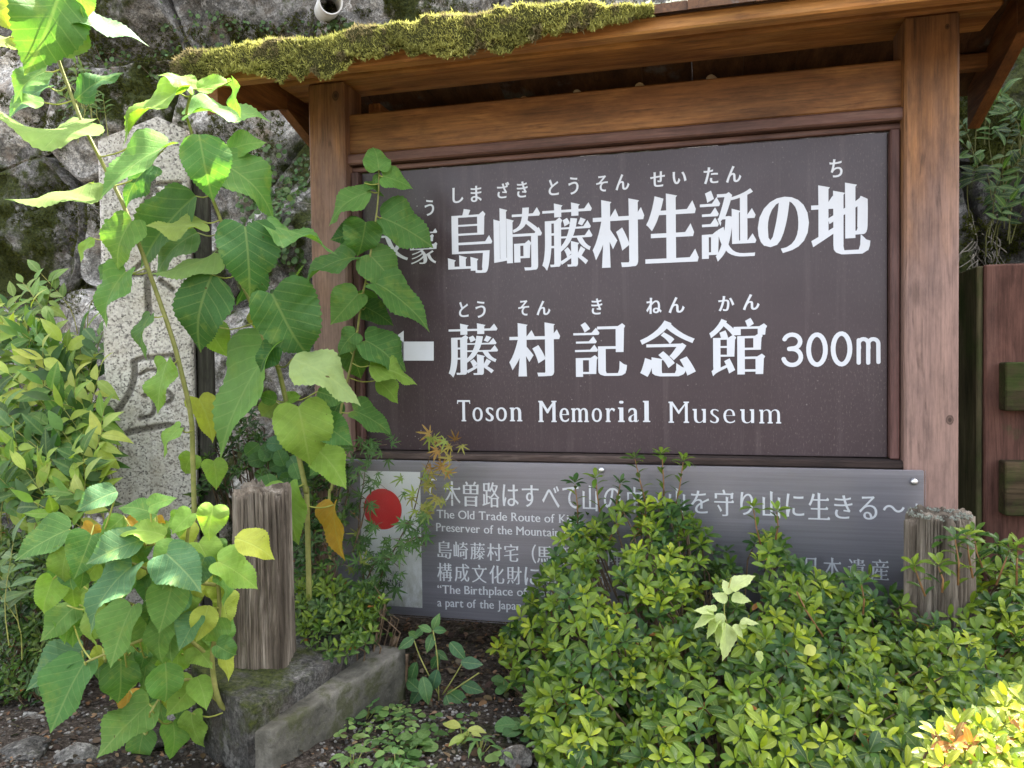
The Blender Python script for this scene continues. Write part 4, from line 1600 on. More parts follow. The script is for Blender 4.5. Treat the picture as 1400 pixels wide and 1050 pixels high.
for pts, w in strokes:
    q = [on_pillar(*p) for p in pts]
    q = [Vector((a[0], a[1], 0)) for a in q]
    ls.append((smooth_path(q, 5), w * 0.85 / FPX * 2.02))
nxp, nzp = 90, 420
gxp = np.linspace(xl, xr_, nxp)
gzp = np.linspace(0, 1, nzp)
Xp, Tp = np.meshgrid(gxp, gzp)
top = np.where(Xp < xl + (xr_ - xl) * 0.66, ztl + (ztr - ztl) * (Xp - xl) / ((xr_ - xl) * 0.66), ztr - 0.03 * (Xp - xl - (xr_ - xl) * 0.66) / ((xr_ - xl) * 0.34))
Zp = -0.05 + (top + 0.05) * Tp
D = np.zeros_like(Xp)
for path, w in ls:
    best = np.full(Xp.shape, 9.0)
    for a, c_ in zip(path[:-1], path[1:]):
        ax_, az_ = a.x, a.y
        dx, dz = c_.x - ax_, c_.y - az_
        L2 = dx * dx + dz * dz + 1e-12
        t = np.clip(((Xp - ax_) * dx + (Zp - az_) * dz) / L2, 0, 1)
        best = np.minimum(best, np.hypot(Xp - ax_ - t * dx, Zp - az_ - t * dz))
    D = np.maximum(D, np.clip((w * 1.15 - best) / (w * 0.45), 0, 1))
edge = np.clip(np.minimum(Xp - xl, xr_ - Xp) / 0.006, 0, 1)
out = 0.05 + 0.0035 * fbm(np.stack([Xp * 14, Zp * 14, Xp * 0], -1), 4) + 0.0012 * fbm(np.stack([Xp * 90, Zp * 90, Xp * 0], -1), 2) - D * 0.009 - (1 - edge) * 0.006
tint = np.ones((Xp.size, 3))
tint *= (1 - 0.66 * D.ravel() ** 0.7)[:, None] * np.array([1, 0.97, 0.93]) ** D.ravel()[:, None]  # engraved strokes darkened in the colour, for dirt and for groove shade
pos = np.array([pc.x, pc.y, 0]) + Xp.ravel()[:, None] * np.array(pr) + out.ravel()[:, None] * np.array(pn)
pos[:, 2] = Zp.ravel()
f = [(j * nxp + i, j * nxp + i + 1, (j + 1) * nxp + i + 1, (j + 1) * nxp + i) for j in range(nzp - 1) for i in range(nxp - 1)]
bb = Bag()
bb.add(pos, f, None, tint)
# sides, back and top
border = [j * nxp for j in range(nzp)] + [(nzp - 1) * nxp + i for i in range(1, nxp)] + [j * nxp + nxp - 1 for j in range(nzp - 2, -1, -1)]
bpos = pos[border] - np.array(pn) * 0.17
bpos2 = pos[border]
k = len(border)
bb.add(np.concatenate([bpos2, bpos]), [(i, i + 1, k + i + 1, k + i) for i in range(k - 1)] + [tuple(range(k, 2 * k))], None, (0.85, 0.85, 0.85))
bb.build('engraved_shaft', M['granite'], pil)

q0, q1 = on_pillar(269, 450), on_pillar(290, 450)
stk = thing('wooden_stake', 'dark grey wooden stake standing close beside the granite pillar', 'stake', (pc.x + pr.x * 0.16, pc.y + pr.y * 0.16, 0))
cx_ = (q0[0] + q1[0]) / 2
Mx = Matrix.Translation(Vector((pc.x, pc.y, 0)) + pr * cx_ - pn * 0.02) @ Matrix.Rotation(-ang, 4, 'Z')
wh = (q1[0] - q0[0]) / 2
box('shaft', -wh, wh, -0.03, 0.03, 0, on_pillar(280, 215)[1], M['darkpost'], stk, 0.003, Mx)

# ------------------------------------------------------------------ weathered stump posts with grooved tops
def stump(name, label, u, v_top, dist, rot, w, d, zbase, seed):
    c = Pd(u, v_top, dist)
    ztop = c.z
    t = thing(name, label, 'post', (c.x, c.y, zbase), 'weathered fence posts in front of the sign')
    nth, nzz = 320, 60
    th = np.linspace(0, 2 * np.pi, nth, endpoint=False)
    ex = 16.0
    rad = (np.abs(np.cos(th)) ** ex + np.abs(np.sin(th)) ** ex) ** (-1 / ex)
    bx, by = rad * np.cos(th) * w / 2, rad * np.sin(th) * d / 2
    zt = np.linspace(0, 1, nzz)
    TH, ZT = np.meshgrid(th, zt)
    g = fbm(np.stack([np.cos(TH) * 9 + seed, np.sin(TH) * 9, ZT * 1.2], -1), 5, 0.65)
    g2 = fbm(np.stack([np.cos(TH) * 28 + seed, np.sin(TH) * 28, ZT * 2.0], -1), 3, 0.6)
    crack = -np.clip(0.12 - np.abs(fbm(np.stack([np.cos(TH) * 5 + seed, np.sin(TH) * 5, ZT * 0.8 + 3], -1), 3)), 0, 1) / 0.12
    g3 = fbm(np.stack([TH * 55 + seed, ZT * 1.5, ZT * 0], -1), 3, 0.7)
    r_off = (0.0022 * g + 0.0014 * g2 + 0.0022 * g3 + 0.0085 * crack * (0.4 + 0.6 * ZT))
    for t0, dp, wd in ((-2.1, 0.010, 0.035), (-1.35, 0.014, 0.022), (-0.55, 0.009, 0.03), (-2.75, 0.007, 0.02), (0.4, 0.01, 0.03)):
        dth = (TH - (t0 + 0.05 * np.sin(seed) - rot) + 0.03 * np.sin(ZT * 5 + seed + t0) + np.pi) % (2 * np.pi) - np.pi
        r_off = r_off - dp * np.exp(-(dth / wd) ** 2) * np.clip(ZT * 1.6 - 0.35 + 0.3 * np.sin(t0 * 7), 0, 1)
    s = 1 + r_off / (w / 2)
    s = s * (1 - 0.05 * ZT)
    topz = ztop + 0.022 * fbm(np.stack([np.cos(th) * 4 + seed, np.sin(th) * 4, th * 0], -1), 4) + 0.007 * fbm(np.stack([np.cos(th) * 30 + seed, np.sin(th) * 30, th * 0], -1), 2)
    ca, sa = math.cos(rot), math.sin(rot)
    X_ = bx[None] * s
    Y_ = by[None] * s
    Zz = zbase + (topz[None] - zbase) * ZT
    v = np.stack([c.x + X_ * ca - Y_ * sa, c.y + X_ * sa + Y_ * ca, Zz], -1).reshape(-1, 3)
    f = [(j * nth + i, j * nth + (i + 1) % nth, (j + 1) * nth + (i + 1) % nth, (j + 1) * nth + i) for j in range(nzz - 1) for i in range(nth)]
    # worn end grain
    rings = 10
    vt = [v[-nth:]]
    cc = np.array([c.x, c.y, ztop + 0.004])
    base = (nzz - 1) * nth
    allv = [v]
    cnt = len(v)
    prev = list(range(base, base + nth))
    for r_ in range(1, rings + 1):
        q = 1 - r_ / (rings + 0.5)
        ring = cc + (v[-nth:] - cc) * q
        ring[:, 2] = cc[2] * (1 - q) + v[-nth:, 2] * q + 0.010 * fbm(ring * 40 + seed, 3)
        allv.append(ring)
        cur = list(range(cnt, cnt + nth))
        f += [(prev[i], prev[(i + 1) % nth], cur[(i + 1) % nth], cur[i]) for i in range(nth)]
        prev = cur
        cnt += nth
    f.append(tuple(prev))
    mesh_obj('shaft', np.concatenate(allv), f, M['stump'], t, smooth=True)
    return t, c, ztop


s1, c1, zt1 = stump('wooden_post', 'weathered grey square post with cracked top among the mulberry leaves', 358, 672, 1.50, R(18), 0.100, 0.095, 0.205, 3.0)
s2, c2, zt2 = stump('wooden_post', 'weathered post stub crusted with lichen before the right sign upright', 1284, 706, 1.45, R(52), 0.098, 0.098, 0.0, 8.0)
lb = Bag()
K = 200
a = rng.uniform(0, 6.28, K)
r_ = rng.uniform(0.3, 1, K) ** 0.5 * 0.055
bp = np.stack([c2.x + np.cos(a) * r_, c2.y + np.sin(a) * r_, np.full(K, zt2 + 0.004)], 1)
moss_blades(lb, bp, np.tile([0, 0, 1.0], (K, 1)), rng.uniform(0.002, 0.006, K), np.tile([0.30, 0.32, 0.27], (K, 1)), 0.9, 0.4, 6)
o = lb.build('lichen', M['moss'], s2, smooth=False)
o['kind'] = 'stuff'

# ------------------------------------------------------------------ mossy timber footing and low kerb
def rough_block(name, corners_top, zbot, mat, parent, amp=0.008, n=26):
    """four plan corners with heights; top and sides as roughened grids"""
    bmv = Bag()
    T = [Vector(c) for c in corners_top]
    B = [Vector((c[0], c[1], zbot)) for c in corners_top]

    def patch(a, b_, c_, d, nu, nv):
        U, V_ = np.meshgrid(np.linspace(0, 1, nu), np.linspace(0, 1, nv))
        A, Bb, Cc, Dd = map(np.array, (a, b_, c_, d))
        p = ((1 - U) * (1 - V_))[..., None] * A + (U * (1 - V_))[..., None] * Bb + (U * V_)[..., None] * Cc + ((1 - U) * V_)[..., None] * Dd
        nn_ = np.cross(Bb - A, Dd - A)
        nn_ = nn_ / np.linalg.norm(nn_)
        off = fbm(p * 9, 5)[..., None] * amp * 1.5 + fbm(p * 45, 3)[..., None] * amp * 0.4
        p = p + off * np.array([0.6, -0.6, 0.6])
        bmv.add(p.reshape(-1, 3), [(j * nu + i, j * nu + i + 1, (j + 1) * nu + i + 1, (j + 1) * nu + i) for j in range(nv - 1) for i in range(nu - 1)])
    patch(T[0], T[1], T[2], T[3], n, n)
    for i in range(4):
        j = (i + 1) % 4
        patch(B[i], B[j], T[j], T[i], n, n)
    o = bmv.build(name, mat, parent)
    bm = bmesh.new()
    bm.from_mesh(o.data)
    bmesh.ops.remove_doubles(bm, verts=bm.verts, dist=0.0004)
    bmesh.ops.recalc_face_normals(bm, faces=bm.faces)
    bm.to_mesh(o.data)
    bm.free()
    return o


foot = rough_block('timber_footing', [tuple(Pz(262, 905, 0.240)), tuple(Pz(338, 975, 0.205)), tuple(Pz(508, 872, 0.215)), tuple(Pz(400, 800, 0.245))], -0.1, M['footing'], None, 0.013)  # timber sill, built as a rough block with a rock texture
tag(foot, 'dark mossy old timber sill under the weathered left post', 'footing')
kerb = rough_block('kerb', [tuple(Pz(335, 1003, 0.165)), tuple(Pz(370, 1000, 0.165)), tuple(Pz(554, 887, 0.190)), tuple(Pz(518, 882, 0.190))], -0.1, M['concrete'], None, 0.010)
tag(kerb, 'low stained concrete kerb running from the left post towards the lower board', 'kerb')

# ------------------------------------------------------------------ brown fence at the right
fence = thing('wooden_fence', 'red brown wooden fence with mossy rails at the right edge behind the sign', 'fence', (0.80, 0.12, 0))
box('fence_board', 0.606, 0.619, 0.088, 0.305, 0, H + 0.205, M['fence_green'], fence, 0.003)
box('fence_post', 0.6195, 0.80, 0.080, 0.30, 0, H + 0.207, M['fence_red'], fence, 0.004)
for k in range(7):
    box('fence_board', 0.804 + k * 0.16, 0.804 + k * 0.16 + 0.155, 0.130, 0.150, 0.03, H + 0.195, M['fence_red'], fence, 0.003)
for za, zb in ((-0.126, -0.017), (-0.362, -0.240), (-0.60, -0.49)):
    box('fence_rail', 0.648, 1.85, 0.035, 0.079, H + za, H + zb, M['fence_rail'], fence, 0.003)

# ------------------------------------------------------------------ drain pipe end in the wall
pp_ = P(452, 3, WALLY)
bp = thing('drain_pipe', 'open end of a grey plastic drain pipe sticking out of the wall', 'pipe', (pp_.x, pp_.y, pp_.z))
ro = 0.042
b = Bag()
n = 40
ringv = []
axis = (CAM - pp_ + Vector((0.25, 0, 0.35))).normalized()
a1 = axis.cross(Vector((0, 0, 1))).normalized()
a2 = a1.cross(axis)
rings = [(0.30, ro), (0.0, ro), (0.0, ro - 0.005), (0.30, ro - 0.005)]
for dpt, r_ in rings:
    for k in range(n):
        an = 2 * math.pi * k / n
        ringv.append(tuple(pp_ + axis * (0.012 - dpt) + (a1 * math.cos(an) + a2 * math.sin(an)) * r_))
b.add(ringv, [(j * n + k, j * n + (k + 1) % n, (j + 1) * n + (k + 1) % n, (j + 1) * n + k) for j in range(3) for k in range(n)])
b.build('pipe_end', M['pvc'], bp)

# ------------------------------------------------------------------ plants
G_DEEP, G_MID, G_LIGHT, G_LIME, G_YEL, G_BLUE = (0.060, 0.150, 0.042), (0.088, 0.200, 0.050), (0.135, 0.270, 0.060), (0.20, 0.33, 0.055), (0.33, 0.38, 0.06), (0.090, 0.205, 0.085)  # lime and yellow partly put sunlight through leaves into the colour
TN = dict(d=G_DEEP, m=G_MID, l=G_LIGHT, i=G_LIME, y=G_YEL, b=G_BLUE, o=(0.45, 0.27, 0.04), p=(0.30, 0.40, 0.16))


def inpoly(p, poly):
    c = False
    for i in range(len(poly)):
        x1, y1 = poly[i - 1]
        x2, y2 = poly[i]
        if (y1 > p[1]) != (y2 > p[1]) and p[0] < (x2 - x1) * (p[1] - y1) / (y2 - y1) + x1:
            c = not c
    return c


def rand_in(poly, r=random):
    xs_ = [p[0] for p in poly]
    ys_ = [p[1] for p in poly]
    while True:
        q = (r.uniform(min(xs_), max(xs_)), r.uniform(min(ys_), max(ys_)))
        if inpoly(q, poly):
            return q


def big_leaf(root, stems_px, bag, u0, v0, u1, v1, w, Y, tcode, under=False, flip=None, petiole=True, tmpls=None, mat=None, Yst=None):
    a, b_ = P(u0, v0, Y), P(u1, v1, Y)
    view = (CAM - a).normalized()
    ax_ = b_ - a
    ax_ = ax_ - view * ax_.dot(view)
    L = ax_.length
    Wd = w / FPX * (a - CAM).dot(fw)
    tm = random.choice(tmpls or T_MUL)
    full = 0.86 if any(tm is q for q in T_MUL[:N_HEART]) else 0.74
    if Wd / full > L:                       # leaf tips towards the viewer
        Lt = min(Wd / full, L * 1.22)
        ax_ = ax_ + view * math.sqrt(max(0, Lt * Lt - L * L)) * random.choice((0.9, 0.9, -0.6))
        roll = random.uniform(-0.15, 0.15)
        L = Lt
    else:
        ax_ = ax_ + view * random.uniform(-0.05, 0.25) * L
        L = min(ax_.length, L * 1.1)
        roll = math.acos(max(0.12, min(1, Wd / (full * L))))
    d = ax_.normalized()
    n0 = view - d * view.dot(d)
    n0.normalize()
    s = d.cross(n0)
    cands = [n0 * math.cos(roll) + s * math.sin(roll) * k for k in (-1, 1)]
    n = max(cands, key=lambda q: q.z)
    if flip:
        n = min(cands, key=lambda q: q.z)
    if under:
        n = -n
    leaf_obj(root, tm, mat or M['mul'], a, d, n, L, vary(TN[tcode], 0.12))
    if petiole and stems_px:
        best, bp_ = 1e9, None
        for pt, px in stems_px:
            dd = math.hypot(px[0] - u0, px[1] - v0) + (0 if px[1] > v0 - 5 else 12)
            if dd < best:
                best, bp_ = dd, pt
        if best < 90:
            mid = (a + bp_) / 2 - Vector((0, 0, 0.10 * (a - bp_).length))
            pts = smooth_path([bp_, mid, a], 3)
            tube(bag, pts, [0.0015] * (len(pts) - 1) + [0.0011], 5, (1.15, 1.2, 0.9), cap=False)


def sapling(name, label, path_px, Ys, leaves, Yl, r0=0.006, r1=0.0025, group=None, base_z=0.0, extra_paths=()):
    pts = [P(u, v, Ys[0] + (Ys[1] - Ys[0]) * i / (len(path_px) - 1)) for i, (u, v) in enumerate(path_px)]
    foot_ = Vector((pts[0].x, pts[0].y, base_z))
    root = thing(name, label, 'plant', foot_, group)
    full = [foot_ - Vector((0, 0, 0.03))] + pts if (pts[0] - foot_).length > 0.02 else pts
    sp = smooth_path(full, 6)
    bag = Bag()
    tube(bag, sp, [r0 + (r1 - r0) * i / (len(sp) - 1) for i in range(len(sp))], 8, (0.75, 0.75, 0.75))
    dense = []
    sub = smooth_path(pts, 8)
    subp = smooth_path([Vector((u, v, 0)) for u, v in path_px], 8)
    dense = [(a, (c[0], c[1])) for a, c in zip(sub, subp)]
    for epx, eY in extra_paths:
        ep = [P(u, v, eY[0] + (eY[1] - eY[0]) * i / (len(epx) - 1)) for i, (u, v) in enumerate(epx)]
        es = smooth_path(ep, 6)
        tube(bag, es, [0.0035 + (0.0018 - 0.0035) * i / (len(es) - 1) for i in range(len(es))], 6, (0.8, 0.8, 0.75))
        dense += [(a, (c[0], c[1])) for a, c in zip(es, smooth_path([Vector((u, v, 0)) for u, v in epx], 6))]
    # buds where leaves join
    for lf in leaves:
        u0, v0, u1, v1, w, t = lf[:6]
        opt = lf[6] if len(lf) > 6 else ''
        t_ = min(1, max(0, (path_px[0][1] - v0) / max(1, path_px[0][1] - path_px[-1][1])))
        Y = Ys[0] + (Ys[1] - Ys[0]) * t_ + (-0.06 if 'f' in opt else 0.05 if 'k' in opt else random.uniform(-0.03, 0.02))
        big_leaf(root, dense, bag, u0, v0, u1, v1, w, Y, t, 'u' in opt, 'x' in opt)
    bag.build('stem', M['stem'], root)
    return root


sapling('mulberry_sapling', 'tall mulberry shoot leaning left across the granite pillar to the top left corner',
        [(264, 640), (261, 571), (250, 518), (236, 464), (214, 400), (196, 350), (189, 332), (168, 279), (143, 229), (114, 171), (93, 118), (77, 71), (73, 30)], (-0.50, -0.62),
        [(84, -16, 48, 86, 94, 'm'), (98, 30, 211, 36, 30, 'b'), (108, -20, 113, 30, 34, 'l'), (30, 2, -30, 28, 44, 'y', 'u'), (84, 62, 138, 28, 36, 'i', 'u'), (14, 50, -34, 75, 22, 'y', 'u'),
         (62, 98, -8, 120, 26, 'l'), (66, 118, 0, 146, 22, 'b', 'k'), (104, 136, 154, 82, 32, 'd'), (122, 168, -4, 216, 24, 'i', 'u'), (122, 250, 30, 297, 15, 'i', 'u'),
         (228, 200, 128, 240, 28, 'l', 'f'), (206, 226, 152, 268, 40, 'd'), (200, 182, 185, 206, 16, 'd'), (180, 302, 136, 356, 46, 'l'), (172, 372, 116, 426, 40, 'l'), (128, 326, 96, 347, 14, 'i'), (205, 432, 168, 480, 13, 'm'),
         (228, 495, 203, 560, 24, 'i', 'f'), (246, 585, 204, 613, 17, 'i', 'f'), (152, 365, 128, 378, 18, 'b', 'k'), (60, 140, 10, 128, 18, 'l'), (150, 300, 165, 325, 20, 'l', 'k'), (110, 45, 78, 20, 24, 'l')],
        0, 0.0055, 0.003, 'mulberry shoots')
sapling('mulberry_sapling', 'broad-leaved mulberry shoot between pillar and left post with lime tip under the eave',
        [(420, 700), (418, 671), (411, 636), (389, 539), (379, 500), (361, 464), (343, 414), (323, 370), (304, 307), (286, 261), (268, 215), (262, 182), (255, 154), (264, 122)], (-0.40, -0.50),
        [(247, 128, 145, 153, 27, 'i'), (265, 121, 225, 88, 22, 'i'), (270, 122, 318, 100, 22, 'i'), (258, 156, 368, 124, 14, 'l'), (318, 110, 318, 160, 7, 'l'), (272, 184, 288, 260, 90, 'm', 'f'),
         (308, 226, 406, 274, 54, 'm'), (312, 206, 358, 181, 28, 'l', 'k'), (303, 238, 292, 262, 26, 'd', 'k'), (268, 268, 168, 345, 52, 'm'), (276, 304, 206, 322, 16, 'y', 'u'), (270, 318, 194, 350, 38, 'l', 'k'),
         (335, 310, 346, 388, 94, 'd', 'f'), (372, 310, 472, 328, 26, 'm'), (292, 346, 223, 392, 22, 'i', 'u'), (290, 376, 244, 473, 74, 'd', 'f'), (280, 440, 306, 480, 42, 'i', 'k'), (372, 402, 421, 498, 90, 'd', 'f'),
         (374, 408, 432, 371, 15, 'i', 'u'), (400, 490, 508, 532, 60, 'p', 'f'), (374, 474, 270, 596, 50, 'l'), (376, 474, 344, 504, 34, 'd', 'f'), (272, 545, 300, 600, 42, 'y', 'k'), (408, 556, 427, 640, 76, 'i', 'f'),
         (440, 578, 476, 602, 44, 'm'), (432, 612, 482, 660, 48, 'i'), (394, 664, 393, 747, 50, 'i', 'f'), (457, 690, 452, 768, 26, 'o'), (378, 548, 352, 540, 20, 'l'), (378, 550, 356, 572, 30, 'p', 'k'),
         (434, 535, 474, 548, 30, 'm', 'k'), (392, 546, 412, 540, 16, 'i'), (262, 622, 248, 650, 30, 'i'), (292, 630, 300, 668, 32, 'i'), (345, 340, 350, 420, 30, 'd', 'k'), (350, 425, 336, 452, 14, 'y', 'k')],
        0, 0.0065, 0.0025, 'mulberry shoots')
sapling('mulberry_sapling', 'slender mulberry shoot climbing in front of the left post and the panel edge',
        [(450, 700), (454, 664), (461, 593), (471, 536), (484, 482), (493, 421), (503, 368), (509, 330), (515, 290), (518, 255), (518, 228)], (-0.22, -0.20),
        [(518, 232, 514, 196, 40, 'l'), (524, 241, 567, 252, 30, 'l'), (521, 240, 506, 248, 12, 'l'), (507, 262, 433, 280, 36, 'l'), (522, 298, 602, 326, 54, 'm'), (504, 310, 458, 328, 40, 'd', 'k'), (500, 304, 492, 353, 60, 'm', 'f'),
         (505, 348, 553, 397, 54, 'm'), (484, 352, 404, 360, 36, 'm'), (515, 388, 602, 435, 46, 'm'), (490, 402, 452, 440, 42, 'l'), (496, 396, 500, 440, 36, 'm', 'k'), (500, 466, 568, 496, 46, 'm'), (508, 474, 574, 494, 48, 'm', 'k'), (500, 420, 540, 440, 34, 'd', 'k'), (486, 455, 455, 480, 30, 'm'),
         (505, 500, 577, 510, 38, 'i'), (484, 562, 547, 585, 36, 'm'), (478, 478, 498, 520, 40, 'm', 'k'), (466, 548, 448, 578, 26, 'd', 'k'), (452, 620, 428, 648, 30, 'm'), (515, 520, 553, 545, 26, 'i', 'k'), (498, 250, 530, 262, 14, 'm'),
         (462, 598, 486, 615, 24, 'm', 'k')],
        0, 0.004, 0.0018, 'mulberry shoots')

random.seed(21)
low = [(226, 733, 167, 706, 32, 'i'), (292, 692, 281, 737, 40, 'i'), (322, 736, 385, 752, 36, 'y'), (298, 768, 363, 795, 44, 'i'), (228, 757, 273, 798, 74, 'b', 'f'), (196, 738, 118, 757, 38, 'b'), (180, 775, 98, 836, 48, 'b', 'f'),
       (125, 732, 106, 784, 50, 'm'), (95, 724, 20, 752, 40, 'm'), (106, 826, 55, 870, 36, 'l'), (136, 816, 103, 880, 32, 'i'), (180, 830, 143, 907, 44, 'l', 'f'), (235, 802, 219, 862, 52, 'l'), (200, 842, 195, 898, 34, 'l'),
       (272, 742, 297, 786, 46, 'i'), (285, 828, 271, 877, 36, 'y'), (112, 890, 37, 932, 36, 'b'), (116, 905, 63, 992, 54, 'm', 'f'), (165, 902, 166, 964, 50, 'm'), (226, 906, 231, 964, 48, 'l', 'f'), (266, 884, 290, 908, 34, 'i'),
       (296, 882, 326, 900, 30, 'm'), (204, 962, 132, 1022, 44, 'l', 'f'), (196, 1002, 182, 1049, 36, 'l'), (236, 987, 248, 1036, 36, 'l'), (262, 975, 263, 1028, 32, 'i'), (270, 925, 284, 962, 34, 'i'), (160, 672, 104, 690, 30, 'b'),
       (214, 704, 168, 680, 32, 'm'), (262, 702, 233, 726, 26, 'i'), (205, 692, 240, 676, 24, 'l'), (248, 700, 243, 735, 26, 'i'), (152, 848, 118, 872, 26, 'l'), (258, 800, 250, 840, 40, 'i', 'k'), (160, 790, 128, 830, 40, 'l', 'k'),
       (205, 770, 178, 812, 40, 'm', 'k'), (240, 860, 262, 898, 36, 'i', 'k'), (300, 850, 318, 880, 24, 'l', 'k'), (178, 920, 150, 955, 30, 'i', 'k'), (210, 925, 205, 968, 34, 'l', 'k'), (285, 790, 300, 822, 30, 'y', 'k'),
       (232, 905, 214, 935, 34, 'i', 'k')]
fillp = [(110, 720), (240, 690), (300, 735), (318, 850), (290, 940), (245, 975), (165, 940), (120, 860), (85, 790)]
for _ in range(46):
    u, v = rand_in(fillp)
    a = random.uniform(60, 130)
    L = random.uniform(30, 48)
    low.append((u, v, u + math.cos(R(a)) * L, v + math.sin(R(a)) * L, random.uniform(20, 34), random.choice('iylmo' if random.random() < .3 else 'ilmy'), 'k'))
hangp = [(70, 730), (170, 700), (270, 720), (300, 760), (300, 880), (250, 960), (190, 960), (150, 880), (70, 850)]
for _ in range(30):
    u, v = rand_in(hangp)
    a = random.uniform(70, 140)
    L = random.uniform(36, 56)
    low.append((u, v, u + math.cos(R(a)) * L, v + math.sin(R(a)) * L, L * random.uniform(0.6, 0.9), random.choice('mllliib'), ''))
sapling('mulberry_bush', 'low spreading mulberry with lime and yellow heart leaves left of the weathered post',
        [(322, 985), (300, 960), (290, 900), (300, 830), (290, 770), (255, 745), (200, 745)], (-0.70, -0.84), low, 0, 0.006, 0.002, None, 0.05,
        [([(290, 900), (240, 860), (190, 830), (150, 815)], (-0.74, -0.84)), ([(295, 800), (240, 790), (180, 770), (110, 740)], (-0.78, -0.84)), ([(300, 960), (262, 930), (230, 940), (205, 975)], (-0.70, -0.80)),
         ([(290, 770), (330, 740), (322, 734)], (-0.78, -0.82)), ([(240, 860), (180, 880), (118, 905)], (-0.78, -0.84)), ([(255, 745), (262, 710), (290, 692)], (-0.80, -0.82))])


# leaves collected as tuples; the largest become parts, the rest one mass
def finish_bush(root, leaves, mat_o, mat_a, nmax=300, twigs=None, twig_mat=None):
    leaves.sort(key=lambda q: -q[4] / (Vector(q[1]) - CAM).length - (0.004 if q[7] else 0))
    for tm, base, d, n, L, t, w, _ in leaves[:nmax]:
        leaf_obj(root, tm, mat_o, base, d, n, L, t, w)
    if len(leaves) > nmax:
        bag = Bag()
        for tm, base, d, n, L, t, w, _ in leaves[nmax:]:
            put_leaf(bag, tm, base, d, n, L, t, w)
        o = bag.build('foliage', mat_a, root)
        o['kind'] = 'stuff'
    if twigs and twigs.n:
        twigs.build('branch', twig_mat or M['twig'], root)['kind'] = 'stuff'


def rosette(out, c, axis, L, tint, r, n=7, tmpls=None, outer=True, bud=True):
    axis = Vector(axis).normalized()
    a = axis.orthogonal().normalized()
    b_ = axis.cross(a)
    ph = r.uniform(0, 6.28)
    for k in range(n):
        an = ph + 2.39996 * k
        q = k / n
        elev = R(12 + 58 * q + r.uniform(-10, 10))
        rad = a * math.cos(an) + b_ * math.sin(an)
        d = rad * math.cos(elev) + axis * math.sin(elev)
        nrm = axis * math.cos(elev) - rad * math.sin(elev)
        LL = L * (1.0 - 0.42 * q) * r.uniform(0.82, 1.12)
        tt = (tint[0] * (0.72 + 0.95 * q), tint[1] * (0.80 + 0.65 * q), tint[2] * (0.85 + 0.3 * q))  # outer leaves darkened to stand in for shade, young inner tips lighter
        out.append((r.choice(tmpls or T_AZA), tuple(Vector(c) + axis * (0.006 * q) + rad * 0.0015), tuple(d), tuple(nrm), LL, vary(tt, 0.14, r), r.uniform(0.9, 1.15), outer))


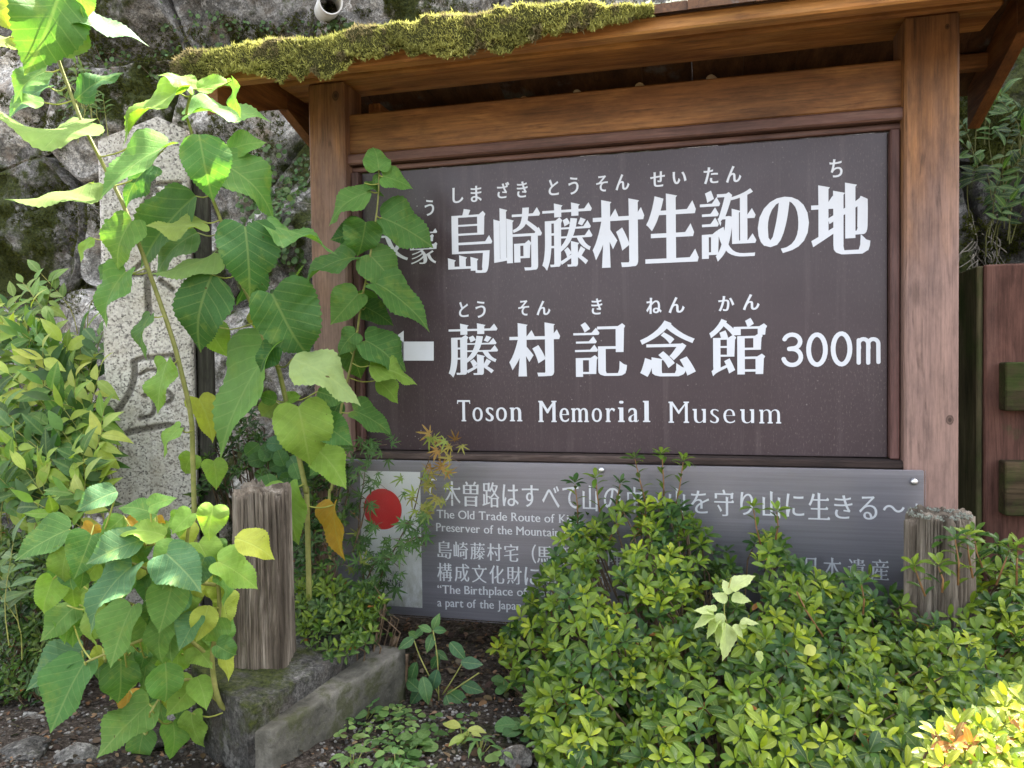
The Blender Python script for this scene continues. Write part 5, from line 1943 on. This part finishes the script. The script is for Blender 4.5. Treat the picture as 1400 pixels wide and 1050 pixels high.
def azalea(name, label, poly, vt, Yt, Yb, vb, n, L, tints, seed, layers=3, group=None, nmax=300, lump=0.06, shoots=(), zmin=0.03, inner=0.5):
    r = random.Random(seed)
    out = []
    tw = Bag()
    cu = sum(p[0] for p in poly) / len(poly)
    root_p = P(cu, vb - 40, (Yt + Yb) / 2)
    root = thing(name, label, 'shrub', (root_p.x, root_p.y, 0.0), group)
    trunk = Vector((root_p.x, root_p.y + 0.05, 0.0))
    pts_done = []
    for k in range(n * layers):
        layer = k % layers
        for _try in range(12):
            u, v = rand_in(poly, r)
            if layer or all((u - q[0]) ** 2 + (v - q[1]) ** 2 > (0.55 * q[2]) ** 2 for q in pts_done):
                break
        tv = max(0, min(1, (v - vt(u)) / (vb - vt(u))))
        Y = Yt + (Yb - Yt) * tv ** 0.85
        p = P(u, v, Y)
        lum = float(fbm(np.array([[p.x * 6, p.z * 6, seed]]), 3)[0])
        Y += -lump * lum * 2 + layer * r.uniform(0.04, 0.10)
        p = P(u, v, Y)
        if p.z < zmin:
            continue
        if fbm(np.array([[p.x * 11, p.z * 11, seed + 3]]), 3)[0] < (-9 if seed != 5 else -0.34 if layer == 0 else -0.46):
            continue                      # thin places
        ax_ = Vector((r.uniform(-.55, .55) + lum * 0.4, -0.55 + r.uniform(-.35, .35), 0.75 + r.uniform(-.25, .3)))
        px = L * FPX / max(0.3, (p - CAM).dot(fw))
        if not layer:
            pts_done.append((u, v, px * 1.15))
        t = tints[0] if layer == 2 else r.choice(tints)  # innermost layer keeps the first, mostly dark tint, painting shade inside the bush
        k_ = 1.0
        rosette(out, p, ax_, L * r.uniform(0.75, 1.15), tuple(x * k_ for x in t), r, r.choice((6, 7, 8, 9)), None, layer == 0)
        # twig below
        e = p - ax_.normalized() * r.uniform(0.03, 0.07)
        if r.random() < 0.55:
            e2 = e + (trunk - e).normalized() * r.uniform(0.04, 0.12) - Vector((0, 0, 0.03))
            tube(tw, [p, e, e2], [0.0012, 0.0018, 0.0024], 4, cap=False)
            for j in range(r.choice((1, 2, 3))):
                q = e.lerp(p, r.random())
                dd = Vector((r.uniform(-1, 1), r.uniform(-1, .3), r.uniform(-.2, .8))).normalized()
                out.append((r.choice(T_AZA), tuple(q), tuple(dd), (0.1, -0.4, 1), L * 0.85, vary(t if r.random() > 0.10 else (0.30, 0.12, 0.03), 0.2, r), 1.0, False))
    for (u0, v0, u1, v1, Y) in shoots:          # upright leading shoots
        a, b_ = P(u0, v0, Y), P(u1, v1, Y)
        m = a.lerp(b_, 0.5) + Vector((r.uniform(-.005, .005), 0, 0))
        tube(tw, [a, m, b_], [0.002, 0.0016, 0.0011], 5, (1.6, 1.2, 0.8))
        d = (b_ - a).normalized()
        steps = max(2, int((b_ - a).length / 0.011))
        for k in range(steps):
            q = a.lerp(b_, k / steps)
            an = 2.4 * k + r.random()
            rad = Vector((math.cos(an), math.sin(an) * 0.9, 0))
            dd = (rad * 0.8 + d * 0.7).normalized()
            out.append((r.choice(T_AZA), tuple(q), tuple(dd), tuple(d - rad * 0.5), L * 0.85, vary(r.choice(tints), 0.15, r), 1.0, True))
        rosette(out, b_, d + Vector((0, -0.25, 0)), L * 1.0, r.choice(tints), r, 8)
    for k in range(8):
        e = trunk + Vector((r.uniform(-.15, .15), r.uniform(-.05, .12), r.uniform(.12, .22)))
        tube(tw, smooth_path([trunk + Vector((r.uniform(-.04, .04), r.uniform(-.03, .03), -0.02)), trunk.lerp(e, 0.5) + Vector((r.uniform(-.05, .05), 0, -0.02)), e], 4), 0.0055, 6)
    finish_bush(root, out, M['aza_o'], M['aza_a'], nmax, tw)
    return root


A1, A2, A3, A4 = (0.050, 0.102, 0.016), (0.103, 0.168, 0.018), (0.190, 0.258, 0.022), (0.034, 0.080, 0.020)
top_line = [(675, 885), (700, 855), (735, 800), (752, 765), (770, 735), (785, 700), (805, 690), (840, 690), (868, 685), (930, 690), (960, 725), (990, 745), (1030, 730), (1065, 735), (1090, 780), (1150, 795), (1180, 785),
            (1215, 805), (1245, 805), (1268, 800), (1300, 765), (1335, 745), (1370, 745), (1410, 770)]


def vtop(u):
    us = [p[0] for p in top_line]
    return float(np.interp(u, us, [p[1] for p in top_line]))


main_poly = top_line + [(1420, 1075), (745, 1075), (735, 1000), (702, 950), (690, 905)]
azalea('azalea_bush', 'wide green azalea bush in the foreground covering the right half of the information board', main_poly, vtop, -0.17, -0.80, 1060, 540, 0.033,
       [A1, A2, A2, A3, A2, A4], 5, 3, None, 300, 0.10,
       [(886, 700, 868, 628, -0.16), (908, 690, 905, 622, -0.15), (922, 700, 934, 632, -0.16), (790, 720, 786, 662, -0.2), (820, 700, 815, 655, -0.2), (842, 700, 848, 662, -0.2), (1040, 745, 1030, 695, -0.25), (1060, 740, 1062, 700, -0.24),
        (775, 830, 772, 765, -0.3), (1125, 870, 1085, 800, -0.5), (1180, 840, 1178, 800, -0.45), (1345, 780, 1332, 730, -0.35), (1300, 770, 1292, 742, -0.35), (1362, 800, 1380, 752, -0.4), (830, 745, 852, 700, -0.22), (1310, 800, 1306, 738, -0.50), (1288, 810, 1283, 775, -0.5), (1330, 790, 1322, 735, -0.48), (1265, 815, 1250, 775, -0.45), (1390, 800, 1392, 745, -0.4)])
azalea('azalea_bush', 'small dark green azalea tuft growing over the footing below the maple twigs', [(405, 800), (440, 790), (480, 800), (515, 800), (528, 840), (505, 880), (460, 908), (425, 890), (408, 850)],
       lambda u: 790, -0.33, -0.52, 905, 60, 0.029, [A1, A4, A2], 8, 3, None, 300, 0.03, (), 0.03)
azalea('azalea_bush', 'low dark azalea growing behind the left post under the mulberry leaves', [(280, 560), (345, 560), (370, 600), (440, 600), (480, 640), (480, 700), (440, 790), (410, 800), (400, 660), (330, 660), (270, 690), (250, 640)],
       lambda u: 560, -0.08, -0.32, 800, 70, 0.028, [A4, (0.03, 0.07, 0.02), A1], 9, 3, None, 200, 0.03, (), 0.03)
azalea('azalea_bush', 'low small-leaved azalea at the left edge under the yellow green bush', [(-20, 700), (40, 740), (120, 745), (140, 800), (110, 860), (80, 900), (45, 950), (-20, 965)],
       lambda u: 720, -0.42, -0.66, 950, 150, 0.028, [A1, A4, (0.08, 0.13, 0.03)], 10, 3, None, 250, 0.03, (), 0.03)
azalea('golden_azalea', 'bright yellow azalea shoots with a few red leaves in sunlight at the bottom right corner', [(1275, 1010), (1300, 985), (1345, 975), (1370, 960), (1420, 948), (1430, 1100), (1260, 1100)],
       lambda u: 960, -0.93, -1.05, 1090, 46, 0.026, [(0.17, 0.23, 0.025), (0.26, 0.30, 0.03), (0.13, 0.19, 0.02), (0.32, 0.35, 0.05), (0.19, 0.24, 0.03), (0.26, 0.29, 0.035), (0.32, 0.14, 0.04)], 12, 3, None, 300, 0.02, (), 0.0)


# yellow green narrow-leaved bush (left) ------------------------------------------------
def lance_bush(name, label, poly, vt, Yt, Yb, vb, n, L, tints, seed, nmax=300, layers=2, cat='shrub'):
    r = random.Random(seed)
    out = []
    tw = Bag()
    cu = sum(p[0] for p in poly) / len(poly)
    rp = P(cu, vb, (Yt + Yb) / 2)
    root = thing(name, label, cat, (rp.x, rp.y, 0))
    for k in range(n):
        u, v = rand_in(poly, r)
        tv = max(0, min(1, (v - vt) / (vb - vt)))
        Y = Yt + (Yb - Yt) * tv + r.uniform(-0.03, 0.16)
        c = P(u, v, Y)
        if c.z < 0.04:
            continue
        d = Vector((r.uniform(-.6, .6), r.uniform(-.8, .2), r.uniform(.35, 1.0))).normalized()
        ln = L * r.uniform(1.4, 2.4)
        tip = c + d * ln
        sk = 0.35 if name == 'climbing_plant' else 0.9
        tube(tw, smooth_path([c - d * 0.03 - Vector((0, 0, 0.06)), c + Vector((r.uniform(-.012, .012), 0, 0)), tip], 3), [0.0018 - 0.00018 * i_ for i_ in range(7)], 4, (sk, sk, sk * 0.9), cap=False)
        t = r.choice(tints)
        side = d.cross(Vector((r.uniform(-.3, .3), -1, 0.3))).normalized()
        nn_ = side.cross(d).normalized()
        m = r.choice((5, 7, 7, 9))
        for j in range(m):
            q = c.lerp(tip, 0.25 + 0.75 * (j // 2) / (m // 2))
            sgn = 1 if j % 2 else -1
            if j == m - 1:
                dd = d
            else:
                dd = (side * sgn * r.uniform(0.6, 1.1) + d * r.uniform(.4, .9) + Vector((0, 0, -r.uniform(0, .5)))).normalized()
            up_ = nn_ + Vector((0, 0, 1.0)) + Vector((r.uniform(-.4, .4), r.uniform(-.4, .2), 0))
            out.append((r.choice(T_LAN), tuple(q), tuple(dd), tuple(up_), L * r.uniform(.75, 1.25), vary(t, 0.2, r), r.uniform(1.2, 1.9), True))
    finish_bush(root, out, M['soft_o'], M['soft_a'], nmax, tw, M['stem'])


Lg = [(0.19, 0.31, 0.045), (0.26, 0.37, 0.05), (0.38, 0.45, 0.09), (0.11, 0.22, 0.045), (0.07, 0.15, 0.04), (0.05, 0.11, 0.03)]
lance_bush('nandina_bush', 'yellow green nandina bush with narrow leaves at the left edge below the stone wall', [(-20, 470), (30, 450), (60, 480), (110, 470), (150, 540), (160, 640), (150, 690), (120, 740), (60, 745), (-20, 720)],
           440, -0.18, -0.52, 750, 170, 0.062, Lg, 31)
lance_bush('nandina_sprout', 'thin pale green nandina stems rising against the left edge of the granite pillar', [(20, 440), (60, 420), (145, 400), (150, 470), (120, 560), (70, 560)],
           420, -0.10, -0.25, 560, 16, 0.058, [(0.14, 0.25, 0.06), (0.20, 0.30, 0.07)], 33, 100, cat='plant')
lance_bush('bamboo_grass', 'few narrow pale blades among the low azalea at the lower left edge', [(5, 800), (50, 810), (45, 850), (10, 850)], 800, -0.60, -0.66, 860, 5, 0.055, [(0.16, 0.24, 0.08), (0.12, 0.20, 0.08)], 34, 60, cat='grass')
lance_bush('climbing_plant', 'thin climbing stems with small green leaves on the dark wall above the fence', [(1320, 160), (1400, 150), (1400, 340), (1370, 330), (1330, 290)], 150, 0.46, 0.36, 340, 24, 0.040,
           [(0.03, 0.075, 0.02), (0.06, 0.13, 0.03), (0.02, 0.05, 0.015)], 35, 200, cat='plant')
lance_bush('wall_fern', 'tuft of thin green leaves hanging from the wall left of the sign roof', [(90, 110), (150, 105), (150, 165), (110, 165)], 100, 0.44, 0.40, 170, 14, 0.035, [(0.08, 0.15, 0.03), (0.12, 0.20, 0.05)], 36, 100, cat='plant')


# little leaves creeping over the wall
def creeper(name, label, polys, n, L, tints, seed, Y0=None, tmpls=None, nmax=150):
    r = random.Random(seed)
    q = []
    for poly in polys:
        for _ in range(n // len(polys)):
            u, v = rand_in(poly, r)
            p = P(u, v, WALLY + 0.1)
            q.append((p.x, p.z))
    b_, n_ = drop_on_wall(q)
    out = []
    for p, nn_ in zip(b_, n_):
        d = Vector((r.uniform(-1, 1), -0.3, r.uniform(-1, .5)))
        out.append((r.choice(tmpls or T_RND), tuple(Vector(p) + Vector(nn_) * r.uniform(0.004, 0.03)), tuple(d), tuple(Vector(nn_) + Vector((0, -.3, .5))), L * r.uniform(.6, 1.3), vary(r.choice(tints), .2, r), 1.0, True))
    root = thing(name, label, 'plant', tuple(b_.mean(0)))
    tw = Bag()
    for k in range(0, len(out) - 1, 3):
        a, c_ = Vector(out[k][1]), Vector(out[k + 1][1])
        if (a - c_).length < 0.15:
            tube(tw, [a, (a + c_) / 2 + Vector((0, 0, -.01)), c_], 0.0008, 4, cap=False)
    finish_bush(root, out, M['soft_o'], M['soft_a'], nmax, tw)


CG = [(0.09, 0.16, 0.05), (0.13, 0.21, 0.08), (0.06, 0.12, 0.035)]
creeper('wall_creeper', 'small round-leaved creeper on the wall between the pillar and the left post', [[(318, 195), (410, 190), (418, 310), (380, 360), (330, 300)], [(320, 240), (415, 240), (410, 300), (330, 290)]], 330, 0.020, CG, 41)
creeper('wall_creeper', 'sparse pale creeper with tiny leaves above the mossy eave beside the drain pipe', [[(270, 5), (430, 0), (420, 50), (330, 60)], [(435, 20), (475, 20), (470, 40), (440, 40)], [(200, 0), (300, 0), (290, 80), (220, 90)]], 240, 0.018, CG, 42)
creeper('wall_creeper', 'tiny creeper leaves trailing down the moss at the upper left of the wall', [[(180, 50), (215, 50), (210, 110), (190, 110)], [(120, 55), (160, 60), (150, 110)], [(100, 140), (160, 150), (150, 200), (110, 190)]], 110, 0.018, CG, 43)
creeper('wall_creeper', 'grey green creeper low on the wall behind the mulberry stems', [[(330, 300), (415, 290), (415, 420), (350, 420)], [(370, 330), (415, 320), (415, 380)]], 130, 0.022, CG, 44)

# fine dry roots and twigs on the wall
tb = Bag()
for (uc, vc, ru, rv, k) in [(395, 210, 26, 60, 16), (1370, 330, 25, 30, 34), (70, 250, 70, 120, 5), (100, 390, 60, 50, 5), (560, 15, 100, 12, 14), (165, 200, 20, 60, 6)]:
    for _ in range(k):
        u, v = uc + random.uniform(-ru, ru), vc + random.uniform(-rv, rv)
        an = R(random.uniform(40, 140)) if random.random() < .7 else R(random.uniform(0, 360))
        pts = []
        Lw = random.uniform(25, 80)
        for j in range(5):
            p = P(u + math.cos(an) * Lw * j / 4 + random.uniform(-5, 5), v + math.sin(an) * Lw * j / 4 + random.uniform(-5, 5), 0.5)
            pts.append((p.x, p.z))
        b_, n_ = drop_on_wall(pts)
        if len(b_) == 5:
            tube(tb, smooth_path([Vector(p) + Vector(m_) * 0.008 for p, m_ in zip(b_, n_)], 4), random.uniform(0.0008, 0.0020), 5, (1, 1, 1))
tag(tb.build('dry_roots', M['twig_dry']), 'thin dry roots and twigs hanging over the wall', 'roots', None, 'stuff')

# maple twigs over the poster
mp = thing('maple_sapling', 'young maple with green hand-shaped leaves and reddish tips in front of the poster', 'plant', tuple(Pz(505, 900, 0.1)))
bag = Bag()
random.seed(5)
mstems = [([(505, 880), (498, 800), (490, 720), (497, 660), (505, 600)], -0.16), ([(505, 850), (520, 790), (545, 740), (565, 700), (575, 660), (590, 620), (600, 598)], -0.17), ([(498, 800), (520, 760), (545, 775)], -0.18),
          ([(505, 870), (470, 820), (450, 780)], -0.22), ([(545, 740), (575, 735), (580, 745)], -0.18)]
for px, Y in mstems:
    tube(bag, smooth_path([P(u, v, Y) for u, v in px], 4), [0.0022 - 0.0012 * i / (4 * (len(px) - 1)) for i in range(4 * (len(px) - 1) + 1)], 5, (0.7, 0.6, 0.5))
mlv = []
RED = [(0.30, 0.14, 0.04), (0.36, 0.20, 0.05), (0.28, 0.24, 0.05), (0.24, 0.28, 0.05)]
GRN = [(0.06, 0.13, 0.035), (0.08, 0.17, 0.045), (0.05, 0.11, 0.03)]
for k in range(18):
    mlv.append((random.gauss(604, 13), random.uniform(592, 650), random.choice(RED), 0.032))
for k in range(22):
    mlv.append((random.gauss(582, 13), random.uniform(640, 705), random.choice(RED[2:] + [(0.16, 0.24, 0.05)]), 0.030))
for k in range(26):
    mlv.append((random.uniform(545, 585), random.uniform(690, 760), random.choice(GRN), 0.034))
for k in range(46):
    mlv.append((random.uniform(488, 550), random.uniform(735, 815), random.choice(GRN), 0.034))
for k in range(34):
    mlv.append((random.uniform(480, 525), random.uniform(600, 735), random.choice(GRN), 0.030))
for k in range(6):
    mlv.append((random.uniform(515, 560), random.uniform(560, 680), random.choice(GRN), 0.026))
for k in range(12):
    mlv.append((random.uniform(440, 500), random.uniform(720, 790), random.choice(GRN + [(0.22, 0.26, 0.05)]), 0.032))
for u, v, t, L in mlv:
    a = P(u, v, random.uniform(-0.27, -0.13))
    d = Vector((random.uniform(-1, 1), random.uniform(-.6, .1), random.uniform(-.9, .5)))
    leaf_obj(mp, random.choice(T_MAP), M['soft_o'], a, d, (random.uniform(-.3, .3), -0.7, random.uniform(.1, 1)), L * random.uniform(.7, 1.2), vary(t, .15))
    if random.random() < .6:
        tube(bag, [a, a - d.normalized() * 0.02 + Vector((0, 0.01, -0.008))], 0.0006, 4, cap=False)
bag.build('stem', M['twig'], mp)

# pale sprig in the azalea
sg = thing('pale_sprig', 'pale cream green sprig with toothed leaves sticking out of the azalea bush', 'plant', tuple(P(1000, 900, -0.50)))
bag = Bag()
tube(bag, smooth_path([P(1000, 900, -0.50), P(995, 860, -0.60), P(990, 830, -0.62), P(1000, 790, -0.63)], 4), 0.0011, 5)
for (u0, v0, u1, v1, w) in [(1000, 806, 1028, 782, 18), (998, 812, 990, 792, 14), (994, 822, 975, 810, 14), (1000, 818, 1026, 818, 14), (976, 838, 950, 830, 11), (978, 842, 946, 853, 12), (990, 850, 975, 880, 14), (992, 852, 998, 902, 18),
                            (984, 838, 985, 858, 14), (1002, 855, 1018, 870, 10), (1012, 852, 1037, 848, 9), (1012, 858, 1022, 850, 10), (980, 834, 965, 828, 9), (1040, 890, 1037, 907, 10), (985, 846, 962, 868, 12)]:
    big_leaf(sg, None, bag, u0, v0, u1, v1, w, -0.63, 'p', tmpls=T_SER, petiole=False, mat=M['soft_o'])
for o in sg.children:
    if o.name.startswith('leaf'):
        o.color = (0.55, 0.62, 0.28, 1)
bag.build('stem', M['stem'], sg)
for (u, v, Y, lab) in [(840, 866, -0.33, 'small pale yellow leaf on the upper left of the azalea bush'), (905, 905, -0.48, 'yellow leaf drooping in the azalea left of the pale sprig'), (930, 922, -0.50, 'yellow heart-shaped leaf on the azalea, lower of two near the middle'),
                       (905, 978, -0.60, 'round yellow leaf caught low in the azalea bush'), (1115, 885, -0.52, 'tiny pale leaf fallen in the middle of the azalea bush')]:
    bb = Bag()
    put_leaf(bb, T_SOV[0], P(u, v, Y - 0.05), (random.uniform(-1, 1), -.2, random.uniform(-1, .3)), (0.1, -1, .6), 0.022, (0.62, 0.62, 0.16), 1.7)
    tag(bb.build('fallen_leaf', M['soft_a']), lab, 'leaf', 'pale leaves caught in the azalea')

# broad-leaved weed in front of the dark gap
wd = thing('broadleaf_weed', 'dark glossy broad-leaved weed standing under the left end of the information board', 'plant', tuple(Pz(600, 960, GZ)))
bag = Bag()
Yw = -0.36
for px in ([(600, 960), (598, 900), (592, 862)], [(600, 950), (575, 900), (565, 872)], [(605, 950), (630, 910), (635, 890)], [(610, 950), (640, 930), (655, 920)]):
    tube(bag, smooth_path([P(u, v, Yw) for u, v in px], 4), 0.0016, 5)
for (u0, v0, u1, v1, w, t) in [(592, 862, 600, 838, 14, 'l'), (592, 862, 613, 860, 12, 'm'), (590, 864, 572, 852, 12, 'l'), (592, 866, 585, 888, 16, 'm'), (566, 872, 548, 885, 16, 'm'), (568, 870, 580, 858, 14, 'm'), (572, 872, 556, 862, 12, 'l'),
                               (600, 895, 590, 915, 22, 'd'), (615, 878, 634, 898, 24, 'd'), (630, 905, 657, 908, 20, 'b'), (598, 915, 590, 945, 26, 'b'), (570, 905, 553, 940, 18, 'm'), (578, 925, 586, 960, 22, 'm'), (580, 935, 560, 965, 20, 'd'),
                               (570, 960, 562, 1000, 20, 'b'), (612, 945, 640, 965, 24, 'm'), (610, 950, 622, 985, 22, 'm'), (630, 935, 660, 945, 20, 'd'), (595, 890, 610, 900, 16, 'm'), (575, 945, 552, 925, 20, 'd'), (605, 965, 640, 985, 18, 'l'), (600, 970, 590, 1000, 20, 'm')]:
    big_leaf(wd, None, bag, u0, v0, u1, v1, w * 1.25, Yw + random.uniform(-.04, .03), t, tmpls=T_SOV, petiole=False, mat=M['aza_o'])
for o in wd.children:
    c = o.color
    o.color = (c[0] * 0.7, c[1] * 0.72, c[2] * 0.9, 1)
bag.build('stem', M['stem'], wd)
# second weed of five-part leaves behind the left stump
w2 = thing('broadleaf_weed', 'rounded grey green leaf clusters between the weathered post and the left sign upright', 'plant', tuple(P(375, 690, -0.18)))
w2.location.z = 0
bag = Bag()
tube(bag, [P(380, 760, -0.2), P(378, 650, -0.2)], 0.002, 5)
for _ in range(26):
    u, v = random.uniform(345, 425), random.uniform(605, 665)
    a = random.uniform(0, 360)
    big_leaf(w2, None, bag, u, v, u + math.cos(R(a)) * 26, v + math.sin(R(a)) * 20, 19, random.uniform(-.26, -.18), random.choice('mdb'), tmpls=T_RND, petiole=False, mat=M['soft_o'])
bag.build('stem', M['stem'], w2)

# seedlings and clover on the bed
random.seed(77)
r = random.Random(3)


def seedling(kind, x, y, tint, L, k):
    z = float(ground_z(x, y))
    for j in range(k):
        an = 2 * math.pi * j / k + r.uniform(-.3, .3)
        rad = Vector((math.cos(an), math.sin(an), 0))
        h_ = r.uniform(0.008, 0.03)
        base = Vector((x, y, z + h_)) + rad * r.uniform(0.002, 0.012)
        yield (r.choice(kind), tuple(base), tuple(rad + Vector((0, 0, r.uniform(-.1, .3)))), (r.uniform(-.3, .3), r.uniform(-.5, .0), 1), L * r.uniform(.7, 1.25), vary(tint, .2, r), 1.0, True)


bed = [(560, 960), (640, 980), (700, 960), (745, 1000), (760, 1060), (430, 1060), (440, 1010), (490, 985)]
clov = Bag()
for k in range(190):
    u, v = rand_in(bed, r)
    if vnoise(np.array([[u * 0.022, v * 0.03, 1.0]]))[0] < 0.05:
        continue
    p = Pz(u, v, GZ + 0.01)
    for lf in seedling(T_RND + T_SOV, p.x, p.y, r.choice([(0.10, 0.19, 0.05), (0.15, 0.25, 0.07), (0.20, 0.30, 0.09), (0.07, 0.14, 0.04)]), r.choice((0.010, 0.014, 0.021)), r.choice((3, 4, 5))):
        put_leaf(clov, *lf[:7])
tag(clov.build('ground_cover', M['soft_a']), 'tiny pale green seedlings and clover covering the soil at the bottom centre', 'ground cover', None, 'stuff')
gw = [
    ('weed_seedling', 'round-leaved seedling just right of the kerb, highest on the bed', 500, 968, (0.10, 0.2, 0.06), 0.030, 5, T_RND), ('weed_seedling', 'round-leaved seedling in the middle of the soil bed', 565, 1008, (0.13, 0.24, 0.07), 0.032, 6, T_RND),
    ('weed_seedling', 'yellow-tipped seedling between the clover and the dark weed', 632, 1000, (0.40, 0.46, 0.12), 0.034, 4, T_SOV), ('weed_seedling', 'green seedling left of the pale stone on the bed', 655, 1015, (0.12, 0.24, 0.07), 0.040, 6, T_LAN),
    ('weed_seedling', 'broad round-leaved seedling at the foot of the azalea bush', 712, 985, (0.10, 0.20, 0.07), 0.036, 6, T_RND), ('weed_seedling', 'leafy seedling at the lower edge beside the kerb end', 480, 1035, (0.14, 0.25, 0.07), 0.030, 7, T_SOV),
    ('weed_seedling', 'pale rosette seedling at the bottom edge under the soil bed centre', 540, 1040, (0.17, 0.29, 0.10), 0.028, 7, T_SOV), ('weed_seedling', 'seedling of pointed leaves at the azalea base by the bottom edge', 765, 1010, (0.18, 0.32, 0.06), 0.045, 5, T_SER),
    ('weed_seedling', 'light green seedling right of the dark weed under the board', 690, 930, (0.10, 0.2, 0.06), 0.030, 6, T_RND)]
for nm, lab, u, v, t, L, k, kind in gw:
    p = Pz(u, v, GZ + 0.02)
    root = thing(nm, lab, 'plant', (p.x, p.y, GZ), 'seedlings on the soil bed')
    tw = Bag()
    for lf in list(seedling(kind, p.x, p.y, t, L, k)) + list(seedling(kind, p.x + .015, p.y - .01, t, L * .8, max(3, k - 2))):
        leaf_obj(root, lf[0], M['soft_o'], lf[1], lf[2], lf[3], lf[4], lf[5])
        tube(tw, [Vector((p.x, p.y, GZ - 0.01)), Vector(lf[1])], 0.0008, 4, cap=False)
    tw.build('stem', M['stem'], root)


# stones lying about
def rock(name, label, p, rx, ry, rz, mat, seed, group=None, sub=4):
    bm = bmesh.new()
    bmesh.ops.create_icosphere(bm, subdivisions=sub, radius=1)
    co = np.array([v.co[:] for v in bm.verts])
    n = fbm(co * 1.3 + seed, 4)
    n2 = fbm(co * 4 + seed, 3)
    co = co * (1 + 0.35 * n + 0.10 * n2)[:, None]
    for _k in range(14):                  # broken faces
        g_ = np.random.default_rng(int(seed * 10) + _k).normal(0, 1, 3)
        g_ /= np.linalg.norm(g_)
        h_ = co @ g_
        co = co - np.outer(np.clip(h_ - 0.72, 0, None) * 0.9, g_)
    co = co * np.array([rx, ry, rz]) + np.array(p)
    for v, c in zip(bm.verts, co):
        v.co = c
    o = bm_obj(name, bm, mat, None, True)
    tag(o, label, 'stone', group)
    return o


p = Pz(706, 1036, GZ + 0.01)
rock('garden_stone', 'pale grey angular stone lying on the soil at the foot of the azalea bush', (p.x, p.y, p.z), 0.034, 0.026, 0.024, M['pebble'], 1.0)
random.seed(4)
rocks = [(30, 975, .07, 'flat pale stone at the far left of the dark slope'), (95, 955, .06, 'pale stone partly buried above the lower left corner'), (150, 985, .05, 'small grey stone right of the buried pale stone, lower left'),
         (30, 1020, .09, 'broad grey stone in the lower left corner'), (110, 1025, .08, 'grey stone at the bottom edge left of the mulberry tips'), (300, 1010, .06, 'grey stone beside the foot of the mossy footing'),
         (205, 1000, .07, 'pale stone showing behind the lowest mulberry leaves'), (245, 970, .06, 'small stone under the mulberry bush near the footing'), (150, 900, .07, 'grey stone in the shade under the mulberry bush'), (60, 910, .05, 'small dark stone under the low azalea, left edge')]
for i, (u, v, s, lab) in enumerate(rocks):
    p = Pz(u, v, GZ + 0.01)
    rock('garden_stone', lab, (p.x, p.y, GZ - s * 0.08), s * 0.7, s * 0.5, s * 0.30, M['pebble'] if i % 4 == 0 else M['pebble_dark'], i * 3.7, 'stones on the dark slope', 4)

# litter: dead leaf bits, soil crumbs
lt = Bag()
rr_ = np.random.default_rng(5)
for k in range(3200):
    if k % 3:
        u, v = r.uniform(-20, 760), r.uniform(850, 1060)
    else:
        u, v = r.uniform(530, 760), r.uniform(845, 960)
    p = Pz(u, v, GZ)
    if p.y > 0.5 or p.y < -1.0:
        continue
    z = float(ground_z(p.x, p.y)) + 0.004
    s = r.uniform(0.002, 0.008) if r.random() < .88 else r.uniform(.009, .016)
    t = r.choice([(0.10, 0.06, 0.03), (0.18, 0.11, 0.06), (0.05, 0.035, 0.022), (0.15, 0.11, 0.07), (0.03, 0.022, 0.016), (0.07, 0.05, 0.035)])
    put_leaf(lt, T_AZA[r.randrange(3)], (p.x, p.y, z), (r.uniform(-1, 1), r.uniform(-1, 1), r.uniform(-.15, .3)), (r.uniform(-.6, .6), r.uniform(-.6, .6), 1), s * 1.8, vary(t, .3, r), r.uniform(1, 2.2))
tag(lt.build('leaf_litter', M['litter']), 'brown dead leaves and crumbs scattered over the dark soil', 'leaf litter', None, 'stuff')
# fine gravel
gv = Bag()
bmg = bmesh.new()
bmesh.ops.create_icosphere(bmg, subdivisions=1, radius=1)
gvv = np.array([v.co[:] for v in bmg.verts])
gff = [tuple(v.index for v in f_.verts) for f_ in bmg.faces]
bmg.free()
for k in range(1500):
    u, v = (r.uniform(-20, 330), r.uniform(900, 1060)) if k % 2 else (r.uniform(430, 760), r.uniform(950, 1060))
    p = Pz(u, v, GZ)
    s = r.uniform(0.0015, 0.005)
    z = float(ground_z(p.x, p.y))
    g_ = r.uniform(.04, .3)
    gv.add(gvv * np.array([s, s * r.uniform(.6, 1.2), s * .7]) * rr_.uniform(.7, 1.2, (12, 1)) + np.array([p.x, p.y, z + s * .3]), gff, None, (g_, g_ * .95, g_ * .85))
tag(gv.build('soil_crumbs', M['litter'], smooth=False), 'fine gravel and soil crumbs on the bed', 'gravel', None, 'stuff')
bpy.context.view_layer.update()
